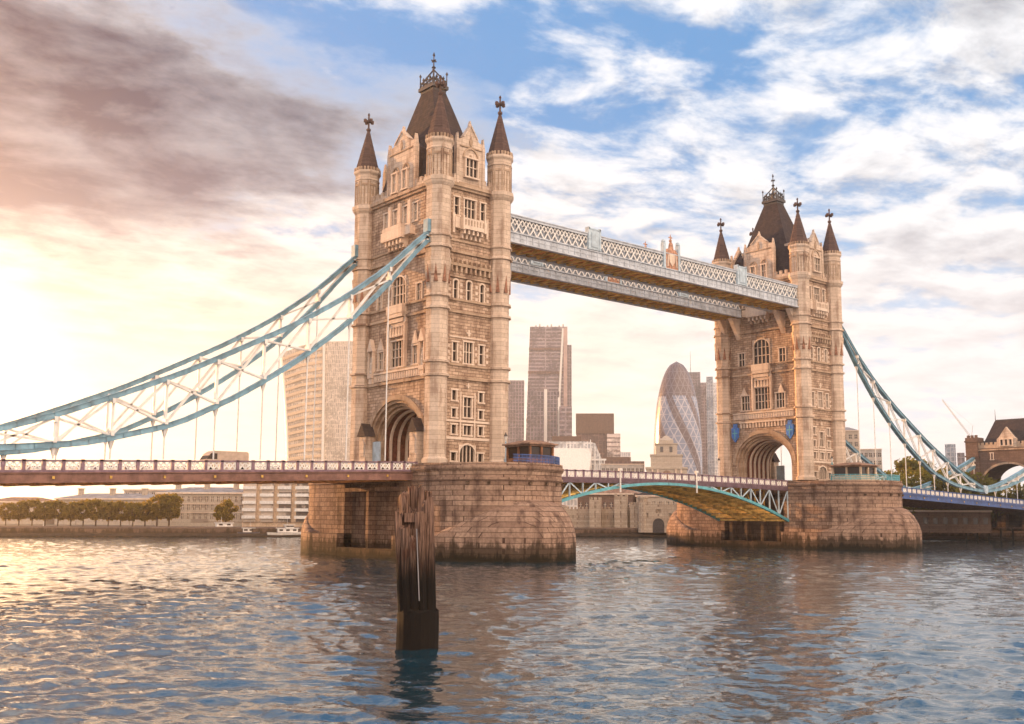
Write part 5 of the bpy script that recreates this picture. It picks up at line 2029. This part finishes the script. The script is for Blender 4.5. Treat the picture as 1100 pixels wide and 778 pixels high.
# top-heavy curved tower
p, q = Vector(polar(27.9, 975)), Vector(polar(32.9, 960))
u = (q - p).normalized()
c_ = (p + q) / 2
th = thing('flared_tower', 'wide curved glass tower flaring towards its top, left of the near tower', 'office tower', (c_.x, c_.y, 2.9), math.atan2(u.y, u.x))
ORG[th.name] = (0, 0, 0)
half = (q - p).length / 2
rings, ringsR = [], []
nz = 26
for k in range(nz + 1):
    f = k / nz
    e = 9.5 * f ** 2.0                       # flare
    zt_ = 155 * f
    roofc = lambda x: 0
    w2 = half - 3 + e
    ring = []
    pts = [(-w2, 6), (-w2 + 4, 0 - e * .6), (-w2 * .55, -3 - e * .6), (-w2 * .12, -2 - e * .6), (w2 * .4, -5 - e * .6), (w2 - 4, -2 - e * .6), (w2, 5), (w2 - 2, 38), (0, 44), (-w2 + 2, 38)]
    for x, y in pts:
        zz_ = zt_ * (.955 + .085 * (1 - (abs(x - w2 * .15) / (w2 * 1.15)) ** 2)) if k == nz or True else zt_
        ring.append((x, y, zz_))
    rings.append(ring)
mb = MB(); mb.loft(rings)
mb.build('curtain_wall', 'glass_fins', th)
mb = MB()
for j in range(nz):
    a, b_ = rings[j][3], rings[j + 1][3]
    mb.bar((a[0], a[1] - 1.2, a[2]), (b_[0], b_[1] - 1.2, b_[2]), 2.2, 2.2, (0, 1, 0))
    a, b_ = rings[j][1], rings[j + 1][1]
    mb.bar((a[0], a[1] - .8, a[2]), (b_[0], b_[1] - .8, b_[2]), 1.4, 1.4, (0, 1, 0))
mb.build('corner_rib', 'boat_white', th)
mb = MB()
for j in range(1, nz):
    for a_, b_i in ((1, 2), (2, 3)):
        a, b_ = rings[j][a_], rings[j][b_i]
        mb.bar((a[0], a[1] - .5, a[2]), (b_[0], b_[1] - .5, b_[2]), .8, 2.6)
mb.build('sun_shade', 'cabin_cream', th)

slab('slab_tower', 'narrow pink tower partly behind the near tower on its right', 40.1, 41.05, 1150, 155, 'glass_pink', 30)
# wedge tower
th, L, H = slab('wedge_tower', 'tall wedge shaped glass tower with stepped horizontal bands', 41.0, 43.45, 1205, 226, 'glass_pink_stripes', 40, leanL=7.5, leanR=0)
lbox(th, 'service_core', 'glass_pink', L / 2 + .05, L / 2 + 5, 4, 34, 0, 232 - 2.9 - 26)
o = lbox(th, 'ladder_frame', 'pink_concrete', L / 2 - 4.5, L / 2 - .3, -1.6, -.1, 0, 223)
mb = MB()
mb.bar((L / 2 - 5.2, -1.2, 222), (L / 2 - 10.5, -1.2, 120), 2.4, .8, (0, 1, 0))
mb.build('raking_edge', 'boat_white', th)
for z in (55, 112, 168, 196):
    lbox(th, 'belt_truss', 'glass_brown', -L / 2 + 7.5 * z / 223 - .3, L / 2 - 4.6, -.9, -.1, z, z + 3)
for k in range(9):
    x = -L / 2 + 9 + k * 4.6
    lbox(th, 'roof_plant', 'concrete', x, x + 1.6, 4, 6, 223.2, 225.2 + (k % 3) * 1.3)
th, L, H = slab('glass_block', 'dark pink glass block in front of the wedge tower', 41.25, 43.0, 1010, 126, 'glass_pink', 30, cat='office block')
lbox(th, 'vertical_shaft', 'boat_white', .5, 3.5, -1.5, -.1, 0, 126)
lbox(th, 'vertical_shaft', 'boat_white', L / 2 - 1.5, L / 2 + 1, -1.5, -.1, 0, 118)
slab('glass_block', 'small stepped block at the right foot of the wedge tower', 43.0, 43.7, 980, 108, 'glass_pink_stripes', 30, cat='office block')
# brown cube
th, L, H = slab('brown_block', 'squat brown office cube between the wedge tower and the domed tower', 43.95, 46.0, 905, 92.3, 'glass_brown', 30, cat='office block')
lbox(th, 'side_wing', 'pale_bands', L / 2 - 6.0, L / 2 + 5.5, -4, 20, 0, 74)
lbox(th, 'plant_storey', 'brown_brick', -L / 2 - .6, L / 2 + .2, -.8, 30.6, 74.5, 92)
slab('small_tower', 'small pale block just right of the brown cube', 46.15, 46.9, 1000, 66, 'glass_white', 20, cat='office block')
# white slanted roof building
p, q = Vector(polar(42.4, 600)), Vector(polar(45.55, 600))
u = (q - p).normalized(); c_ = (p + q) / 2; L = (q - p).length
th = thing('slanted_building', 'white building with a large sloping glass roof above the left parapet', 'office block', (c_.x, c_.y, 2.9), math.atan2(u.y, u.x))
ORG[th.name] = (0, 0, 0)
F0 = frame(0, 0, 1, 0, 0, -1)
mb = MB()
mb.extr(F0, [(-L / 2, 0), (L / 2, 0), (L / 2, 29), (L / 2 - 6, 44), (L / 2 - 10, 45), (-L / 2, 45)], -30, 0)
mb.build('wall', 'glass_white', th)
mb = MB()
mb.hexa([(-L / 2, -9, 22), (L / 2 - 10, -9, 22), (L / 2 - 10, .2, 22), (-L / 2, .2, 22), (-L / 2, -1.2, 41), (L / 2 - 8, -1.2, 41), (L / 2 - 8, .2, 41), (-L / 2, .2, 41)])
mb.build('sloping_roof', 'boat_white', th)
mb = MB()
for k in range(4):
    x = L / 2 - 9 + k * 2.6
    mb.box(x, x + .5, -2.2, -1.0, 10, 46 - k * 4)
mb.box(L / 2 - 9, L / 2 + .2, -2.0, -1.1, 34, 35); mb.box(L / 2 - 9, L / 2 + .2, -2.0, -1.1, 26, 27)
mb.build('frame', 'white_paint', th)
lbox(th, 'roof_plant', 'brown_brick', -L / 2 + 2, L / 2 - 14, 6, 16, 45, 48.5)
facade_building('terrace_block', 'grey terrace block right of the slanted white roof', 45.3, 47.6, 560, 560, 33, 'concrete', 'roof_lead', 0, [19, 24, 28.5], 10, 20, winw=1.5, winh=2.2)
th, L, H = slab('low_brown_block', 'long low brown roofline left of the domed stone tower', 45.3, 47.65, 705, 42, 'glass_brown', 30, cat='office block')
lbox(th, 'upper_storey', 'brown_brick', -L / 2, L / 2 - 9, 2, 28, 39.3, 43)


# stepped stone tower
def stone_tower():
    c_ = Vector(polar(48.85, 560))
    th = thing('stepped_stone_tower', 'stepped classical stone tower in front of the domed glass tower', 'stone tower', (c_.x, c_.y, 2.9), -R(48.85))
    ORG[th.name] = (0, 0, 0)
    mb = MB()
    mb.box(-10.5, 10.5, -10.5, 10.5, 0, 27); mb.box(-11, 11, -11, 11, 27, 28)
    mb.box(-8.2, 8.2, -8.2, 8.2, 28, 34); mb.box(-8.6, 8.6, -8.6, 8.6, 34, 34.8)
    mb.build('lower_stage', 'far_stone', th)
    mb = MB()
    mb.box(-5.6, 5.6, -5.6, 5.6, 34.8, 40.2); mb.box(-6, 6, -6, 6, 40.2, 40.8)
    mb.box(-3.8, 3.8, -3.8, 3.8, 40.8, 42.6)
    mb.loft([[(-3.8, -3.8, 42.6), (3.8, -3.8, 42.6), (3.8, 3.8, 42.6), (-3.8, 3.8, 42.6)], [(-.6, -.6, 45.2), (.6, -.6, 45.2), (.6, .6, 45.2), (-.6, .6, 45.2)]])
    mb.build('upper_stage', 'far_stone', th)
    F = frame(0, -8.25, 1, 0, 0, -1)
    F2 = frame(0, -10.55, 1, 0, 0, -1)
    mb = MB()
    mb.extr(F2, [(-2.3, 14)] + [(2.3, 14)] + [(2.3 * math.cos(math.pi * k / 8), 24 + 2.3 * math.sin(math.pi * k / 8)) for k in range(9)], 0, .3)
    mb.build('arched_opening', 'roof_tile', th)
    for x in (-7.4, -4.6, 4.6, 7.4):
        mb = MB()
        mb.rod((x, -11.2, 12), (x, -11.2, 26.8), .6, .5, 8)
        mb.build('column', 'pale_stone', th)
    for x in (-2.4, 2.4):
        mb = MB(); mb.box(x - .8, x + .8, -5.75, -5.55, 36, 39)
        mb.build('window', 'far_glass', th)


stone_tower()

# rounded, tapering glass tower
c_ = Vector(polar(49.47, 1212))
th = thing('domed_glass_tower', 'rounded bullet shaped glass tower with diagonal dark spirals', 'office tower', (c_.x, c_.y, 2.9), R(-118))
ORG[th.name] = (0, 0, 0)
mb = MB(); mb.smooth = True
prof = []
for k in range(44):
    f = k / 43
    z = 181.5 * f
    zz_ = z / 181.5
    if zz_ < .38:
        r = 24.6 + 3.0 * math.sin(zz_ / .38 * math.pi / 2)
    else:
        g = (zz_ - .38) / .62
        r = 27.6 * math.sqrt(max(0, 1 - g ** 2.15))
    prof.append((max(r, .3), z))
mb.lathe(0, 0, prof, 72, 0)
mb.build('curtain_wall', 'gherkin_glass', th)
mb = MB(); mb.rod((8, 14, 165), (8, 14, 193), .35, .12, 6)
mb.build('mast', 'dark_iron', th)

slab('stepped_tower', 'narrow dark pink tower rising behind the domed glass tower', 49.9, 50.75, 1420, 200, 'glass_pink', 30)
slab('slab_tower', 'slim shaft between the domed tower and the white glass slab', 50.75, 51.15, 1400, 183, 'glass_pink_stripes', 30)
th, L, H = slab('white_glass_tower', 'pale white glass slab left of the far tower', 51.05, 52.9, 1380, 180, 'glass_white', 30)
lbox(th, 'service_core', 'glass_blue', -L / 2 + .5, -L / 2 + 9, -1.2, -.1, 0, 186)
facade_building('pavilion', 'low tan canopy building beside the far tower base', 51.0, 54.0, 330, 330, 12.2, 'cabin_cream', 'roof_tile', 1.2, [8.0], 7, 12, winw=1.3, winh=1.8)
slab('twin_tower', 'slim dark residential tower right of the trees', 63.05, 63.55, 980, 69, 'glass_blue', 12, cat='residential tower')
slab('twin_tower', 'slim grey residential tower beside the dark one', 63.6, 63.95, 990, 62, 'glass_pink', 12, cat='residential tower')

# tower crane
c_ = Vector(polar(64.3, 860))
th = thing('tower_crane', 'pale tower crane with a raised jib beyond the right chain', 'crane', (c_.x, c_.y, 2.9), -R(64.3))
ORG[th.name] = (0, 0, 0)
mb = MB()
for sx, sy in ((-1, -1), (1, -1), (1, 1), (-1, 1)):
    mb.bar((sx, sy, 0), (sx, sy, 62), .35, .35)
for k in range(20):
    mb.bar((-1, -1, k * 3.1), (1, -1, k * 3.1 + 3.1), .2, .2)
mb.build('mast', 'boat_white', th)
mb = MB()
for o_ in (-.7, .7):
    mb.bar((0, o_, 62), (-19, o_, 92), .3, .3)
mb.bar((0, 0, 64), (-19, 0, 93.2), .3, .3)
for k in range(12):
    f, g = k / 12, (k + 1) / 12
    mb.bar((-19 * f, .7, 62 + 30 * f), (-19 * g, 0, 64 + 29.2 * g), .2, .2)
mb.bar((0, 0, 62), (6, 0, 61), .8, 1.2); mb.bar((0, 0, 62), (1.5, 0, 72), .4, .4)
mb.bar((1.5, 0, 72), (-19, 0, 92.6), .12, .12)
mb.build('jib', 'boat_white', th)


# ------------------------------------------------------------------ boats along the far bank
def boat(az, r, L, label, hull, decks, name='river_boat'):
    c_ = Vector(polar(az, r))
    th = thing(name, label, 'boat', (c_.x, c_.y, 0), math.atan2(-math.sin(R(az)), math.cos(R(az))) + R(8), 'boats moored along the far bank')
    ORG[th.name] = (0, 0, 0)
    mb = MB()
    rings = []
    for x, w, zb, zt in ((-L / 2, 1.5, -.2, 1.1), (-L / 4, 2.0, -.4, 1.0), (L / 4, 2.0, -.4, 1.1), (L * .42, 1.2, -.3, 1.35), (L / 2, .15, .1, 1.6)):
        rings.append([(x, -w, zt), (x, -w * .7, zb), (x, w * .7, zb), (x, w, zt)])
    mb.loft(rings)
    mb.build('hull', hull, th)
    z = 1.1
    for k, (a, b_, h_) in enumerate(decks):
        mb = MB()
        mb.box(a * L, b_ * L, -1.5 + k * .2, 1.5 - k * .2, z, z + h_)
        cb = mb.build('cabin', 'boat_white', th)
        n = max(2, int((b_ - a) * L / 1.3))
        for j in range(n):
            x = a * L + (b_ - a) * L * (j + .5) / n
            mb = MB(); mb.box(x - .42, x + .42, -1.56 + k * .2, -1.48 + k * .2, z + h_ * .35, z + h_ * .8)
            mb.build('window', 'window_glass', cb)
        z += h_ + .02
        mb = MB(); mb.box(a * L - .3, b_ * L + .3, -1.7 + k * .2, 1.7 - k * .2, z, z + .12)
        mb.build('cabin_roof', 'boat_white', cb)
        z += .13
    mb = MB(); mb.rod((0, 0, z - .1), (0, 0, z + 1.4), .05, .03, 5)
    mb.build('mast', 'boat_white', th)


boat(24.9, 262, 12.5, 'white passenger boat with a row of windows below the left span', 'boat_red', [(-.42, .30, 1.1), (-.1, .2, .8)])
boat(28.3, 258, 9.5, 'white motor cruiser moored just left of the near pier', 'boat_white', [(-.25, .25, .9), (-.05, .15, .6)])
boat(16.3, 272, 7.0, 'small grey boat at the far left below the plane trees', 'boat_dark', [(-.3, .2, .9)])
boat(26.4, 259, 6.5, 'small dark launch between the white boat and the cruiser', 'boat_dark', [(-.3, .1, .9)])

# embankment pier pontoon left and sheds
mb = MB()
p, q = Vector(polar(24.0, 268)), Vector(polar(29.3, 264))
mb.bar(p + Vector((0, 0, 1.1)), q + Vector((0, 0, 1.1)), 3.0, .5)
mb.bar(p + Vector((0, 0, 3.4)), q + Vector((0, 0, 3.4)), .08, .12)
tag(mb.build('pontoon', 'soffit_dark', None, org=tuple((p + q) / 2)), 'low landing pontoon behind the moored boats', 'pontoon')

# ------------------------------------------------------------------ haze
if HAZE_DENSITY:
    mb = MB()
    mb.box(-1500, 2900, -1300, 3300, -4.5, 240)
    m = bpy.data.materials.new('haze_air')
    m.use_nodes = True
    nt = m.node_tree
    nt.nodes.clear()
    pv = nt.nodes.new('ShaderNodeVolumePrincipled')
    pv.inputs['Color'].default_value = (1.0, .93, .86, 1)
    pv.inputs['Density'].default_value = HAZE_DENSITY
    pv.inputs['Anisotropy'].default_value = .74
    on = nt.nodes.new('ShaderNodeOutputMaterial')
    nt.links.new(pv.outputs[0], on.inputs['Volume'])
    MATS['haze_air'] = m
    struct(mb.build('haze', 'haze_air'), 'stuff')

# consistent outward normals for everything but the water
for me in bpy.data.meshes:
    if me.name.startswith('water') or me.name.startswith('crown') or me.users == 0:
        continue
    fixn(me)
